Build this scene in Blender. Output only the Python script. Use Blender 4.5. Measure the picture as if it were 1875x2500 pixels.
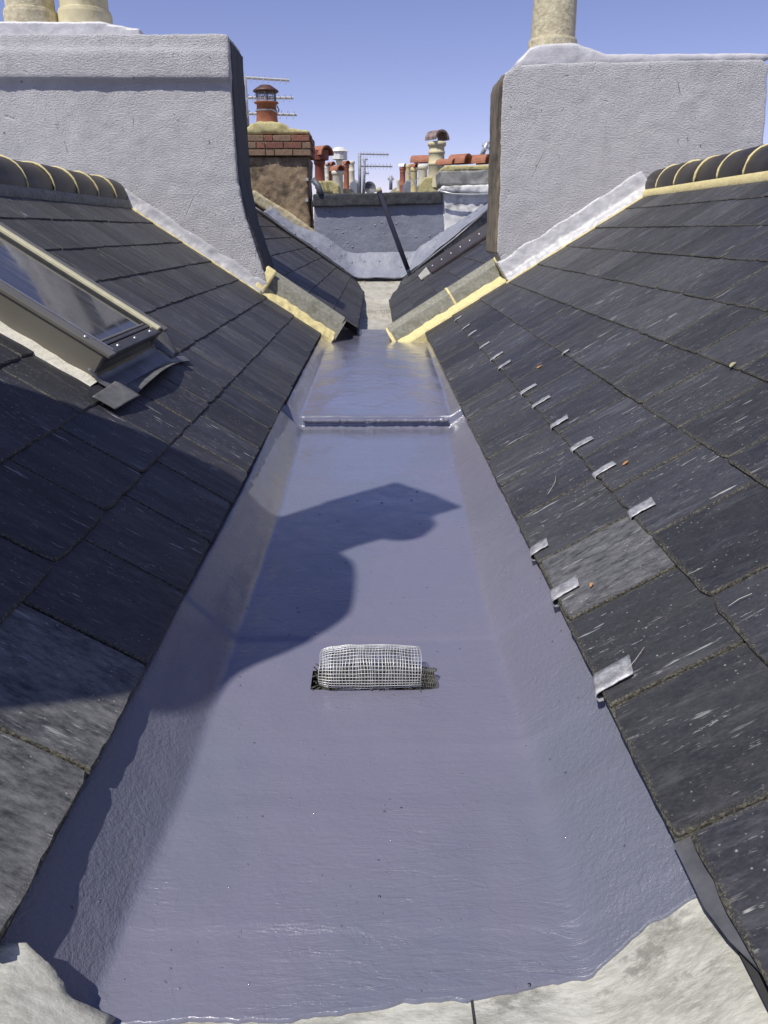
import bpy, bmesh, math, random
from mathutils import Vector, Matrix, noise
R = math.radians
random.seed(7)
scn = bpy.context.scene
for o in list(bpy.data.objects): bpy.data.objects.remove(o)
C = scn.collection

# ------------------------------------------------------------------ camera
cam_d = bpy.data.cameras.new('camera'); cam = bpy.data.objects.new('camera', cam_d); C.objects.link(cam)
cam_d.sensor_fit = 'VERTICAL'; cam_d.sensor_height = 36.0; cam_d.lens = 36.0 * 1877 / 2500
cam_d.clip_start = 0.02; cam_d.clip_end = 2000
PITCH, YAW = 20.05, 0.645
cam.location = (0, 0, 0); cam.rotation_euler = (R(90 - PITCH), 0, R(-YAW))
scn.camera = cam
scn.render.resolution_x = 768; scn.render.resolution_y = 1024

# ------------------------------------------------------------------ light: sun from the left, a little behind the camera
LX, LY, LZ = 0.38, 0.46, -1.0
world = bpy.data.worlds.new('World'); scn.world = world; world.use_nodes = True
nt = world.node_tree; nt.nodes.clear()
sky = nt.nodes.new('ShaderNodeTexSky'); sky.sky_type = 'NISHITA'; sky.sun_disc = False
sky.sun_elevation = math.atan2(1, math.hypot(LX, LY)); sky.sun_rotation = math.atan2(-LX, -LY)
sky.air_density = 1.0; sky.dust_density = 0.0; sky.ozone_density = 2.6; sky.altitude = 1200
tint = nt.nodes.new('ShaderNodeMix'); tint.data_type = 'RGBA'; tint.blend_type = 'MULTIPLY'; tint.inputs[0].default_value = 1.0
tint.inputs[7].default_value = (1.23, 0.95, 1.14, 1)
bg = nt.nodes.new('ShaderNodeBackground'); bg.inputs['Strength'].default_value = 0.110
wo = nt.nodes.new('ShaderNodeOutputWorld')
nt.links.new(sky.outputs[0], tint.inputs[6]); nt.links.new(tint.outputs[2], bg.inputs[0]); nt.links.new(bg.outputs[0], wo.inputs[0])
sd = bpy.data.lights.new('sun', 'SUN'); sd.energy = 4.6; sd.angle = R(0.53); sd.color = (1.0, 0.955, 0.88)
sun = bpy.data.objects.new('sun', sd); C.objects.link(sun)
sun.rotation_euler = Vector((LX, LY, LZ)).to_track_quat('-Z', 'Y').to_euler(); sun.location = (-6, -5, 12)
scn.view_settings.view_transform = 'Standard'; scn.view_settings.look = 'None'
scn.view_settings.exposure = 0.0; scn.view_settings.gamma = 1.0; scn.view_settings.use_curve_mapping = False

# ------------------------------------------------------------------ helpers
_th, _yw = R(PITCH), R(YAW)
def at(px, py, Y):
    """point of the place seen at photo pixel (px, py) at distance Y along the valley"""
    a = (px - 937.5) / 1877; b = -(py - 1250) / 1877
    d = (a, math.cos(_th) + b * math.sin(_th), -math.sin(_th) + b * math.cos(_th))
    c, s = math.cos(_yw), math.sin(_yw)
    r = Vector((c * d[0] + s * d[1], -s * d[0] + c * d[1], d[2]))
    return r * (Y / r[1])
def zz(x, y, Y): return at(580 + x / 2.552, 150 + y / 2.552, Y)      # from the enlarged far view

def tag(o, label=None, cat=None, group=None, kind=None):
    if label: o['label'] = label
    if cat: o['category'] = cat
    if group: o['group'] = group
    if kind: o['kind'] = kind
    return o
def empty(name, loc=(0, 0, 0), rot=(0, 0, 0), **k):
    o = bpy.data.objects.new(name, None); C.objects.link(o); o.location = loc; o.rotation_euler = rot
    o.empty_display_size = .1
    return tag(o, **k)

class MB:
    def __init__(s): s.v = []; s.f = []
    def add(s, vs, fs):
        n = len(s.v); s.v += [Vector(p) for p in vs]; s.f += [tuple(i + n for i in f) for f in fs]; return s
    def box(s, a, b):
        x0, y0, z0 = a; x1, y1, z1 = b
        return s.add([(x0,y0,z0),(x1,y0,z0),(x1,y1,z0),(x0,y1,z0),(x0,y0,z1),(x1,y0,z1),(x1,y1,z1),(x0,y1,z1)],
                     [(0,3,2,1),(4,5,6,7),(0,1,5,4),(1,2,6,5),(2,3,7,6),(3,0,4,7)])
    def prism(s, pts, dv, frame=None):
        """polygon pts (3-D) extruded along dv"""
        n = len(pts); p = [Vector(q) for q in pts]; q = [a + Vector(dv) for a in p]
        return s.add(p + q, [tuple(range(n))[::-1], tuple(range(n, 2*n))] + [(i, (i+1) % n, n + (i+1) % n, n + i) for i in range(n)])
    def tube(s, pts, r, n=8, cap=True):
        pts = [Vector(p) for p in pts]; rr = r if isinstance(r, (list, tuple)) else [r] * len(pts)
        base = len(s.v); up = None
        for i, p in enumerate(pts):
            t = (pts[min(i+1, len(pts)-1)] - pts[max(i-1, 0)]).normalized()
            if up is None: up = t.orthogonal().normalized()
            up = (up - t * up.dot(t)).normalized(); w = t.cross(up)
            for k in range(n):
                a = 2 * math.pi * k / n; s.v.append(p + (up * math.cos(a) + w * math.sin(a)) * rr[i])
        for i in range(len(pts) - 1):
            for k in range(n):
                a = base + i*n + k; b = base + i*n + (k+1) % n; s.f.append((a, b, b + n, a + n))
        if cap: s.f.append(tuple(base + k for k in range(n))[::-1]); s.f.append(tuple(base + (len(pts)-1)*n + k for k in range(n)))
        return s
    def lathe(s, prof, c=(0, 0, 0), n=28, wob=0):
        base = len(s.v); c = Vector(c)
        for r, z in prof:
            for k in range(n):
                a = 2*math.pi*k/n; q = r * (1 + wob * math.sin(3*a + z*9))
                s.v.append(c + Vector((q*math.cos(a), q*math.sin(a), z)))
        for i in range(len(prof) - 1):
            for k in range(n):
                a = base + i*n + k; b = base + i*n + (k+1) % n; s.f.append((a, b, b+n, a+n))
        return s
    def mesh(s, name, smooth=False):
        me = bpy.data.meshes.new(name); me.from_pydata([tuple(p) for p in s.v], [], s.f)
        bm = bmesh.new(); bm.from_mesh(me); bmesh.ops.recalc_face_normals(bm, faces=bm.faces); bm.to_mesh(me); bm.free()
        if smooth:
            for p in me.polygons: p.use_smooth = True
        me.update(); return me
    def build(s, name, m, parent=None, smooth=False, bevel=0, **k):
        me = s.mesh(name, smooth); me.materials.append(m)
        o = bpy.data.objects.new(name, me); C.objects.link(o)
        if parent is not None: o.parent = parent
        if bevel:
            b = o.modifiers.new('bevel', 'BEVEL'); b.width = bevel; b.segments = 2; b.limit_method = 'ANGLE'
        return tag(o, **k)
def inst(name, me, parent=None, loc=(0,0,0), mat4=None, **k):
    o = bpy.data.objects.new(name, me); C.objects.link(o)
    if parent is not None: o.parent = parent
    if mat4 is not None: o.matrix_local = mat4
    else: o.location = loc
    return tag(o, **k)
_tex = {}
def lumpy(o, voxel=.02, amt=.012, size=.12, fine=None):
    r = o.modifiers.new('remesh', 'REMESH'); r.mode = 'VOXEL'; r.voxel_size = voxel; r.use_smooth_shade = True
    s_ = o.modifiers.new('soft', 'SMOOTH'); s_.iterations = 2; s_.factor = .5
    for a, z in ((amt, size),) + ((fine,) if fine else ()):
        key = round(z, 4)
        if key not in _tex:
            t = bpy.data.textures.new('lumps', 'CLOUDS'); t.noise_scale = z; t.noise_depth = 2; _tex[key] = t
        d = o.modifiers.new('lumps', 'DISPLACE'); d.texture = _tex[key]; d.strength = a; d.mid_level = .5; d.texture_coords = 'GLOBAL'

# ------------------------------------------------------------------ materials
class NT:
    def __init__(s, name):
        s.m = bpy.data.materials.new(name); s.m.use_nodes = True; s.t = s.m.node_tree; s.n = s.t.nodes
        s.b = s.n['Principled BSDF']
    def N(s, ty, **k):
        n = s.n.new('ShaderNode' + ty)
        for a, v in k.items(): setattr(n, a, v)
        return n
    def L(s, a, b): s.t.links.new(a, b)
    def co(s, kind='Object', scale=(1,1,1), rand=False, rot=(0,0,0)):
        tc = s.N('TexCoord'); out = tc.outputs[kind]
        if rand:
            oi = s.N('ObjectInfo'); mu = s.N('VectorMath', operation='SCALE'); mu.inputs[0].default_value = (37.1, 91.7, 13.3)
            s.L(oi.outputs['Random'], mu.inputs['Scale']); ad = s.N('VectorMath', operation='ADD'); s.L(out, ad.inputs[0]); s.L(mu.outputs[0], ad.inputs[1]); out = ad.outputs[0]
        mp = s.N('Mapping'); mp.inputs['Scale'].default_value = scale; mp.inputs['Rotation'].default_value = rot; s.L(out, mp.inputs[0]); return mp.outputs[0]
    def world(s, scale=(1,1,1)):
        g = s.N('NewGeometry'); mp = s.N('Mapping'); mp.inputs['Scale'].default_value = scale; s.L(g.outputs['Position'], mp.inputs[0]); return mp.outputs[0]
    def noise(s, co, scale=5, detail=4, rough=.55, dist=0):
        n = s.N('TexNoise'); n.inputs['Scale'].default_value = scale; n.inputs['Detail'].default_value = detail
        n.inputs['Roughness'].default_value = rough; n.inputs['Distortion'].default_value = dist; s.L(co, n.inputs['Vector']); return n.outputs['Fac']
    def vor(s, co, scale=20, feature='F1', rnd=1):
        n = s.N('TexVoronoi', feature=feature); n.inputs['Scale'].default_value = scale; n.inputs['Randomness'].default_value = rnd; s.L(co, n.inputs['Vector']); return n.outputs['Distance']
    def rng(s, v, a, b, c=0, d=1):
        n = s.N('MapRange'); n.clamp = True; s.L(v, n.inputs[0])
        for i, x in enumerate((a, b, c, d)): n.inputs[i+1].default_value = x
        return n.outputs[0]
    def math(s, op, a, b=None):
        n = s.N('Math', operation=op)
        for i, x in enumerate((a, b)):
            if x is None: continue
            if isinstance(x, (int, float)): n.inputs[i].default_value = x
            else: s.L(x, n.inputs[i])
        return n.outputs[0]
    def mix(s, f, a, b, blend='MIX'):
        n = s.N('Mix', data_type='RGBA', blend_type=blend)
        if isinstance(f, (int, float)): n.inputs[0].default_value = f
        else: s.L(f, n.inputs[0])
        for i, x in ((6, a), (7, b)):
            if isinstance(x, tuple): n.inputs[i].default_value = (*x, 1)
            else: s.L(x, n.inputs[i])
        return n.outputs[2]
    def bump(s, h, dist=.002, strength=1, prev=None):
        n = s.N('Bump'); n.inputs['Distance'].default_value = dist; n.inputs['Strength'].default_value = strength; s.L(h, n.inputs['Height'])
        if prev is not None: s.L(prev, n.inputs['Normal'])
        return n.outputs[0]
    def fin(s, col=None, rough=None, nrm=None, metal=None, spec=None, **k):
        for key, v in (('Base Color', col), ('Roughness', rough), ('Normal', nrm), ('Metallic', metal), ('Specular IOR Level', spec)):
            if v is None: continue
            if isinstance(v, tuple): s.b.inputs[key].default_value = (*v, 1)
            elif isinstance(v, (int, float)): s.b.inputs[key].default_value = v
            else: s.L(v, s.b.inputs[key])
        for key, v in k.items(): s.b.inputs[key.replace('_', ' ')].default_value = v
        return s.m

def slate_mat(name, c0, c1, rough=(.42, .62)):
    t = NT(name)
    tc = t.N('TexCoord'); sep = t.N('SeparateXYZ'); t.L(tc.outputs['Object'], sep.inputs[0])
    lich = t.N('Attribute', attribute_type='OBJECT', attribute_name='lichen').outputs['Fac']
    pale = t.N('Attribute', attribute_type='OBJECT', attribute_name='pale').outputs['Fac']
    big = t.noise(t.co(scale=(9, 2.5, 4), rand=True), 1, 4)
    rnd = t.N('ObjectInfo').outputs['Random']
    col = t.mix(t.rng(big, .3, .72), c0, c1)
    col = t.mix(t.rng(rnd, 0, 1, 0, .5), col, t.mix(t.rng(t.noise(t.co(scale=(5, 1.2, 2), rand=True), 1, 3), .4, .65), (.015, .015, .019), (.046, .046, .050)))
    # fine grain
    g = t.noise(t.co(scale=(230, 130, 80), rand=True), 1, 4, .7)
    col = t.mix(t.rng(g, .45, .8, 0, .35), col, (.085, .085, .09))
    # riven, pale scratches running up the slope
    d = t.noise(t.co(scale=(60, 60, 20), rand=True), .35, 2)
    s1 = t.noise(t.co(scale=(190, 30, 30), rand=True, rot=(0, 0, .12)), 1, 3, .75)
    reg = t.rng(t.noise(t.co(scale=(12, 7, 4), rand=True), 1, 2), .46, .68)
    st = t.math('MULTIPLY', t.rng(s1, .625, .655), reg)
    col = t.mix(t.math('MULTIPLY', st, .75), col, (.36, .36, .34))
    # broad worn pale smears
    s2 = t.noise(t.co(scale=(24, 4.5, 10), rand=True), 1, 7, .72)
    col = t.mix(t.math('MULTIPLY', t.rng(s2, .54, .78), .6), col, (.15, .15, .16))
    s4 = t.noise(t.co(scale=(95, 11, 30), rand=True, rot=(0, 0, .1)), 1, 3, .6); r4 = t.rng(t.noise(t.co(scale=(7, 4, 4), rand=True), 1, 2), .50, .60)
    col = t.mix(t.math('MULTIPLY', t.math('MULTIPLY', t.rng(s4, .64, .68), r4), .9), col, (.33, .33, .31))
    # pale / scuffed slates, and a tone of its own for every slate
    s3 = t.noise(t.co(scale=(60, 22, 20), rand=True, rot=(0, 0, .3)), 1, 9, .8)
    col = t.mix(t.math('MULTIPLY', t.rng(s3, .36, .70), pale), col, (.26, .26, .25))
    wn = t.N('TexWhiteNoise', noise_dimensions='1D'); t.L(rnd, wn.inputs['W'])
    hs = t.N('HueSaturation'); t.L(col, hs.inputs['Color']); t.L(t.rng(wn.outputs['Value'], 0, 1, .72, 1.38), hs.inputs['Value']); t.L(t.rng(rnd, 0, 1, .4, 1.5), hs.inputs['Saturation']); col = hs.outputs[0]
    # specks
    sp = t.vor(t.co(rand=True), 85); dots = t.rng(sp, .07, .16, 1, 0)
    k2 = t.rng(t.noise(t.co(rand=True), 18, 2), .48, .62)
    col = t.mix(t.math('MULTIPLY', t.math('MULTIPLY', dots, k2), .8), col, (.4, .39, .33))
    # lichen and grit along the dressed edges (butt and sides)
    ax = t.math('ABSOLUTE', sep.outputs['X'])
    ex = t.math('SUBTRACT', .124, ax); ey = sep.outputs['Y']
    em = t.math('MINIMUM', ex, ey)
    n1 = t.noise(t.co(rand=True), 22, 3); wv = t.math('MULTIPLY', t.rng(n1, .3, .75), .014)
    ed = t.math('DIVIDE', em, t.math('ADD', wv, .003))
    grit = t.rng(t.noise(t.co(rand=True), 300, 3, .7), .47, .60)
    ef = t.math('MULTIPLY', t.math('MULTIPLY', t.rng(ed, .35, 1.1, 1, 0), grit), lich)
    col = t.mix(ef, col, t.mix(t.rng(n1, .4, .6), (.19, .18, .125), (.10, .098, .08)))
    rg = t.rng(t.noise(t.co(scale=(20, 4, 8), rand=True), 1, 4), .3, .7, *rough)
    h = t.math('ADD', t.math('MULTIPLY', t.noise(t.co(scale=(20, 11, 20), rand=True), 1, 6, .6), 1.0), t.math('MULTIPLY', g, .16))
    h = t.math('ADD', h, t.math('MULTIPLY', ef, .6))
    return t.fin(col, rg, t.bump(h, .0026, .85), spec=.30)
M = {}
M['slate'] = slate_mat('slate', (.017, .017, .0215), (.032, .032, .039))
M['slate_edge'] = NT('slate edge'); 
t = M['slate_edge']; n = t.noise(t.world(), 240, 3); M['slate_edge'] = t.fin(t.mix(t.rng(n, .4, .65), (.035, .034, .032), (.15, .14, .10)), .8, t.bump(n, .002))

def coat_mat(name, wet=False):
    t = NT(name); w = t.world()
    big = t.noise(t.world((2.2, 1.4, 2)), 1, 4); mid = t.noise(t.world((14, 5, 14)), 1, 4)
    col = t.mix(t.rng(big, .44, .58), (.174, .169, .224), (.156, .165, .212))
    col = t.mix(t.rng(mid, .55, .75, 0, .35), col, (.184, .179, .226))
    col = t.mix(t.rng(t.noise(t.world((1.2, 30, 3)), 1, 3), .56, .72, 0, .25), col, (.192, .194, .238))
    vx = t.vor(w, 24); speck = t.rng(vx, .02, .04, 1, 0)
    col = t.mix(t.math('MULTIPLY', speck, t.rng(t.noise(w, 7, 1), .55, .62)), col, (.15, .15, .19))
    # brush marks across the valley, orange-peel and trapped bubbles
    st = t.noise(t.world((13, 62, 40)), 1, 4, .7, 1.6); st2 = t.noise(t.world((70, 210, 120)), 1, 2); pe = t.noise(w, 52, 3, .6, .8)
    pm = t.rng(t.noise(t.world((3.2, 2.4, 3)), 1, 3, .6, .5), .42, .62, .15, .85)
    h = t.math('ADD', t.math('MULTIPLY', st, pm), t.math('ADD', t.math('MULTIPLY', pe, .55), t.math('MULTIPLY', st2, .22)))
    bub = t.rng(t.vor(w, 34), .03, .07, 1, 0); bk = t.rng(t.noise(w, 5.1, 1), .50, .58)
    bb = t.math('MULTIPLY', bub, bk)
    sep = t.N('SeparateXYZ'); t.L(w, sep.inputs[0])
    far = t.rng(sep.outputs['Y'], .9, 3.2)
    side = t.rng(t.math('ABSOLUTE', t.math('ADD', sep.outputs['X'], .02)), .245, .285)
    grain = t.noise(t.world((150, 110, 150)), 1, 4, .75)
    h = t.math('ADD', h, t.math('MULTIPLY', side, t.math('MULTIPLY', grain, 1.1)))
    hf = t.math('MULTIPLY', h, t.math('SUBTRACT', 1.0, t.math('MULTIPLY', far, .55)))
    n1 = t.bump(hf, .0028, .9); n2 = t.bump(bb, .004, 1, n1)
    nc = t.bump(t.math('ADD', t.math('MULTIPLY', st, .6), t.math('MULTIPLY', st2, .4)), .0004, .5)
    t.L(nc, t.b.inputs['Coat Normal']); t.L(t.math('ADD', .25, t.math('MULTIPLY', far, .55)), t.b.inputs['Coat Weight']); t.b.inputs['Coat Roughness'].default_value = .19; t.b.inputs['Coat IOR'].default_value = 1.6
    wn = t.rng(t.noise(t.world((3, 6, 3)), 1, 3), .35, .65, -.06, .1)
    rg = t.math('ADD', t.math('SUBTRACT', .33, t.math('MULTIPLY', far, .22)), wn)
    t.b.inputs['IOR'].default_value = 1.6
    return t.fin(col, rg, n2, spec=t.math('ADD', .5, t.math('MULTIPLY', far, .5)))
M['coat'] = coat_mat('blue grey coating')

def simple(name, c0, c1, scale=20, rough=.8, bd=.002, det=5, stain=None, sc=None, metal=0, bs=1):
    t = NT(name); w = t.world(sc or (1, 1, 1)); n = t.noise(w, scale, det, .6)
    col = t.mix(t.rng(n, .35, .68), c0, c1)
    if stain:
        n2 = t.noise(t.world(), stain[1], 5, .65); col = t.mix(t.rng(n2, stain[2] - .03, stain[2] + .17), col, stain[0])
    return t.fin(col, rough, t.bump(n, bd, bs), metal)
# silver-grey painted rough render
def render_mat(name, c0, c1, side=None, rough=.42):
    t = NT(name); w = t.world()
    n1 = t.noise(w, 9, 5, .6); n2 = t.noise(t.world((75, 75, 130)), 1, 6, .70, .2); n3 = t.noise(w, 240, 2)
    col = t.mix(t.rng(n1, .3, .7), c0, c1)
    col = t.mix(t.rng(t.noise(t.world((9, 9, 1.1)), 1, 5, .65), .55, .78, 0, .30), col, (.34, .335, .34))
    col = t.mix(t.rng(t.noise(t.world((2.2, 2.2, 2.8)), 1, 3), .50, .66, 0, .22), col, (.42, .42, .43))
    pit = t.rng(t.noise(t.world((26, 26, 20)), 1, 3, .6, 1.2), .70, .76)
    col = t.mix(t.math('MULTIPLY', pit, .85), col, (.085, .085, .095))
    crack = t.rng(t.vor(t.world((2.2, 2.2, 1.1)), 1.0, 'DISTANCE_TO_EDGE'), 0, .006, 1, 0)
    ck = t.math('MULTIPLY', crack, t.rng(n1, .56, .64))
    h = t.math('ADD', n2, t.math('MULTIPLY', n3, .12)); h = t.math('SUBTRACT', h, t.math('MULTIPLY', pit, .8)); h = t.math('SUBTRACT', h, t.math('MULTIPLY', ck, .6))
    if side:
        g = t.N('NewGeometry'); sp = t.N('SeparateXYZ'); t.L(g.outputs['Position'], sp.inputs[0])
        m_ = t.math('LESS_THAN', sp.outputs['X'], side[0]) if side[1] > 0 else t.math('GREATER_THAN', sp.outputs['X'], side[0])
        dirty = t.mix(t.rng(t.noise(t.world((20, 20, 4)), 1, 6, .7), .35, .65), (.15, .125, .085), (.27, .23, .16))
        col = t.mix(m_, col, dirty)
    return t.fin(col, rough, t.bump(h, .022, 1), spec=.6)
M['render'] = render_mat('silver grey painted render', (.64, .63, .63), (.74, .73, .715))
M['paint_thick'] = simple('thick silver paint', (.50, .495, .50), (.60, .595, .595), 22, .42, .006, 7)
M['paint_fillet'] = simple('thick grey paint', (.42, .415, .42), (.54, .535, .53), 18, .40, .006, 7)
M['side_dirt'] = simple('bare weathered render', (.13, .105, .07), (.27, .225, .15), 1, .9, .004, 6, ((.06, .05, .035), 3.3, .56), (26, 26, 5))
M['side_dark'] = simple('dark weathered side', (.05, .05, .05), (.09, .088, .085), 1, .85, .004, 5, None, (22, 22, 5))  # shade on the left stack's right side, painted as a dark colour
M['mortar_y'] = simple('fresh yellow mortar', (.64, .54, .24), (.78, .68, .36), 70, .85, .003, 6, ((.50, .38, .16), 16, .58))
M['mortar_old'] = simple('old mortar', (.36, .33, .2), (.52, .48, .32), 30, .9, .004, 5, ((.16, .15, .09), 9, .55))
M['ridge'] = simple('blue black ridge tile', (.016, .013, .012), (.040, .032, .027), 9, .42, .0015, 4, ((.10, .09, .06), 14, .66))
M['concrete'] = simple('lichened concrete tile', (.20, .195, .155), (.32, .31, .26), 55, .9, .002, 6, ((.13, .14, .09), 11, .55))
t = NT('weathered lead'); n = t.noise(t.world((14, 34, 14)), 1, 8, .72, .5); nb = t.noise(t.world(), 7, 4)
c = t.mix(t.rng(n, .38, .62), (.34, .34, .31), (.60, .60, .56)); c = t.mix(t.rng(t.noise(t.world((60, 240, 60)), 1, 4, .7), .5, .66, 0, .45), c, (.72, .72, .70)); c = t.mix(t.rng(nb, .57, .68, 0, .6), c, (.62, .62, .60))
sp = t.rng(t.vor(t.world(), 22), .06, .14, 1, 0); c = t.mix(t.math('MULTIPLY', sp, t.rng(t.noise(t.world(), 5, 2), .5, .56)), c, (.19, .18, .16))
g_ = t.rng(t.noise(t.world((11, 16, 11)), 1, 6, .7), .60, .66); c = t.mix(t.math('MULTIPLY', g_, .6), c, (.17, .165, .15)); M['lead'] = t.fin(t.mix(1.0, c, (.86, .85, .80), 'MULTIPLY'), .55, t.bump(t.noise(t.world((40, 90, 40)), 1, 6, .7), .003, .8))
t = NT('lead clip'); n = t.noise(t.world(), 55, 4, .7); M['clip'] = t.fin(t.mix(t.rng(n, .4, .6), (.25, .25, .26), (.47, .47, .48)), .5, t.bump(n, .0015), metal=.25)
M['lead_pale'] = simple('pale streaked lead', (.36, .34, .28), (.50, .48, .42), 6, .6, .003, 6, ((.28, .22, .14), 5, .60), (2, .8, 2))
M['lead_dull'] = simple('dull lead flashing', (.10, .10, .105), (.17, .17, .18), 20, .42, .002, 4, metal=.3)
M['lead_mid'] = simple('olive lead', (.085, .085, .08), (.16, .16, .15), 20, .55, .003, 5)
M['lead_light'] = simple('pale lead flashing', (.30, .31, .33), (.5, .5, .52), 15, .45, .004, 4, metal=.1)
M['clad'] = simple('olive grey aluminium cladding', (.165, .155, .125), (.19, .18, .15), 6, .38, .0003, 2, metal=.25)
M['clad_dark'] = simple('dark aluminium cladding', (.045, .044, .042), (.07, .068, .064), 10, .4, .0005, 2, metal=.2)
M['clad_cream'] = simple('cream lit seal rail', (.60, .56, .36), (.68, .64, .44), 30, .55, .0005, 2)  # even cream colour for the far glazing bead
M['rubber'] = simple('black rubber', (.02, .02, .02), (.035, .035, .035), 40, .6, .0005, 2)
M['steel'] = simple('bright steel', (.5, .5, .5), (.6, .6, .6), 30, .3, .0002, 2, metal=.9)
M['plaster'] = simple('pale plaster reveal', (.55, .53, .46), (.62, .60, .54), 12, .8, .001, 3)
M['foam'] = simple('speckled cream bedding', (.70, .67, .54), (.78, .75, .62), 60, .9, .002, 4, ((.16, .16, .14), 190, .60))
t = NT('dusty glass'); n = t.noise(t.co(scale=(30, 3, 3)), 1, 6, .75); du = t.rng(n, .42, .75, .03, .26)
M['glass'] = t.fin(t.mix(.5, (.06, .06, .065), (.06, .06, .065)), .04, None, spec=1.0)
t.L(t.mix(du, (.035, .036, .045), (.40, .38, .30)), t.b.inputs['Base Color']); t.L(t.rng(du, .05, .4, .03, .22), t.b.inputs['Roughness'])
t.b.inputs['Alpha'].default_value = .82; t.b.inputs['IOR'].default_value = 1.9
M['wire'] = simple('galvanised wire', (.62, .63, .62), (.78, .78, .77), 60, .35, .0002, 2, metal=.35)
M['wire_dark'] = simple('dirty wire', (.10, .10, .09), (.2, .2, .17), 60, .5, .0002, 2, metal=.3)
M['sludge'] = simple('sludge', (.03, .03, .022), (.16, .155, .11), 60, .9, .01, 4)
M['deck'] = simple('roofing felt', (.02, .02, .022), (.035, .035, .036), 30, .9, .001, 3)
M['pot_buff'] = simple('buff clay pot', (.60, .53, .31), (.72, .65, .41), 14, .75, .002, 5, ((.33, .27, .16), 6, .58))
M['pot_worn'] = simple('worn buff clay pot', (.46, .40, .25), (.70, .64, .44), 38, .85, .006, 5, ((.66, .63, .54), 9, .58))
M['pot_red'] = simple('terracotta pot', (.30, .105, .055), (.39, .15, .085), 14, .7, .002, 4, ((.22, .07, .04), 9, .57))
M['pot_dark_red'] = simple('dark red clay pot', (.20, .055, .035), (.27, .08, .05), 14, .55, .002, 4)
M['cowl_brown'] = simple('rusty cowl', (.06, .025, .02), (.12, .055, .04), 14, .5, .002, 4)
M['pot_cream'] = simple('cream clay pot', (.62, .60, .46), (.72, .70, .58), 14, .7, .002, 4, ((.45, .42, .3), 7, .6))
M['pot_yellow'] = simple('yellow clay pot', (.62, .52, .23), (.70, .60, .32), 14, .7, .002, 4)
M['tile_red'] = simple('orange red hood tile', (.29, .11, .06), (.40, .17, .10), 24, .8, .002, 5, ((.24, .12, .07), 9, .58))
M['tile_scuffed'] = simple('scuffed red hood tile', (.10, .06, .05), (.42, .32, .29), 14, .8, .002, 5)
M['brick'] = [simple('red brick', (.19, .08, .05), (.27, .12, .08), 30, .9, .003, 5, ((.07, .045, .035), 8, .53)),
              simple('dark brick', (.15, .065, .045), (.24, .10, .07), 30, .9, .003, 5),
              simple('brown brick', (.17, .11, .07), (.26, .17, .11), 30, .9, .003, 5)]
M['render_brown'] = simple('peeling brown render', (.20, .145, .085), (.36, .27, .17), 9, .95, .02, 8, ((.05, .04, .03), 3.6, .50))
M['render_sand'] = simple('sandy mortar fillet', (.38, .33, .2), (.52, .46, .31), 12, .95, .012, 6, ((.24, .2, .13), 5, .56))
M['render_white'] = simple('flaking white render', (.60, .60, .57), (.86, .86, .84), 6, .85, .01, 7, ((.15, .145, .13), 4.6, .53))
M['render_grey'] = simple('stained grey render', (.16, .16, .15), (.36, .36, .34), 8, .9, .01, 6, ((.5, .5, .47), 5, .6))
M['lichen'] = simple('yellow lichened mortar', (.40, .35, .15), (.56, .50, .26), 16, .95, .012, 6, ((.28, .25, .13), 7, .55))
M['coping'] = simple('dark coping', (.030, .031, .035), (.06, .062, .067), 16, .8, .006, 6)
M['black_pole'] = simple('blue black pole', (.016, .018, .034), (.02, .023, .042), 12, .95, .0005, 2)  # near-black for the rod that imitates the parapet's shadow line
M['guard'] = simple('dark brown guard', (.035, .026, .026), (.05, .04, .038), 12, .4, .001, 3)
M['alu'] = simple('pale aluminium', (.5, .5, .5), (.62, .62, .6), 20, .4, .0003, 2, metal=.5)
M['alu_far'] = simple('grey aerial metal', (.22, .23, .25), (.34, .35, .37), 20, .5, .0003, 2)
M['dish'] = simple('dark grey dish', (.08, .085, .10), (.12, .125, .14), 12, .5, .0003, 2)
M['bluegrey'] = simple('blue grey slates', (.16, .18, .22), (.22, .24, .29), 6, .7, .001, 3)
M['ground'] = simple('street ground', (.06, .06, .06), (.10, .10, .095), 2, .9, .001, 4)
M['leaf'] = simple('dry leaf', (.36, .16, .05), (.5, .28, .1), 60, .8, .001, 3)
M['moss'] = simple('leaf litter', (.16, .10, .05), (.34, .24, .10), 50, .95, .01, 4)
M['cloth'] = simple('dark jacket', (.03, .035, .05), (.05, .055, .07), 20, .9, .002, 3)
M['skin'] = simple('skin', (.42, .24, .17), (.5, .3, .21), 20, .6, .001, 3)
M['screw'] = simple('screw', (.4, .4, .4), (.5, .5, .5), 20, .4, .0001, 1, metal=.8)
M['hair'] = simple('scratch fibre', (.45, .43, .36), (.55, .53, .46), 20, .7, .0001, 1)
M['white_drop'] = simple('dropping', (.7, .7, .66), (.8, .8, .78), 50, .8, .001, 2)

# ------------------------------------------------------------------ setting: ground far below, roof decks
MB().box((-400, -400, -8.6), (400, 800, -8.5)).build('ground', M['ground'], kind='structure')
PL, PR = R(33.5), R(32.0)
EL, ER, EZ = -.365, .337, -.645
G, W = .205, .25
def on_roof(side, s, Y, h=0):
    """s metres up the slope from the eave, h above the slate deck"""
    a = PL if side < 0 else PR; e = EL if side < 0 else ER
    return Vector((e + side * (s * math.cos(a)) - side * h * math.sin(a), Y, EZ + s * math.sin(a) + h * math.cos(a)))

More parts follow.
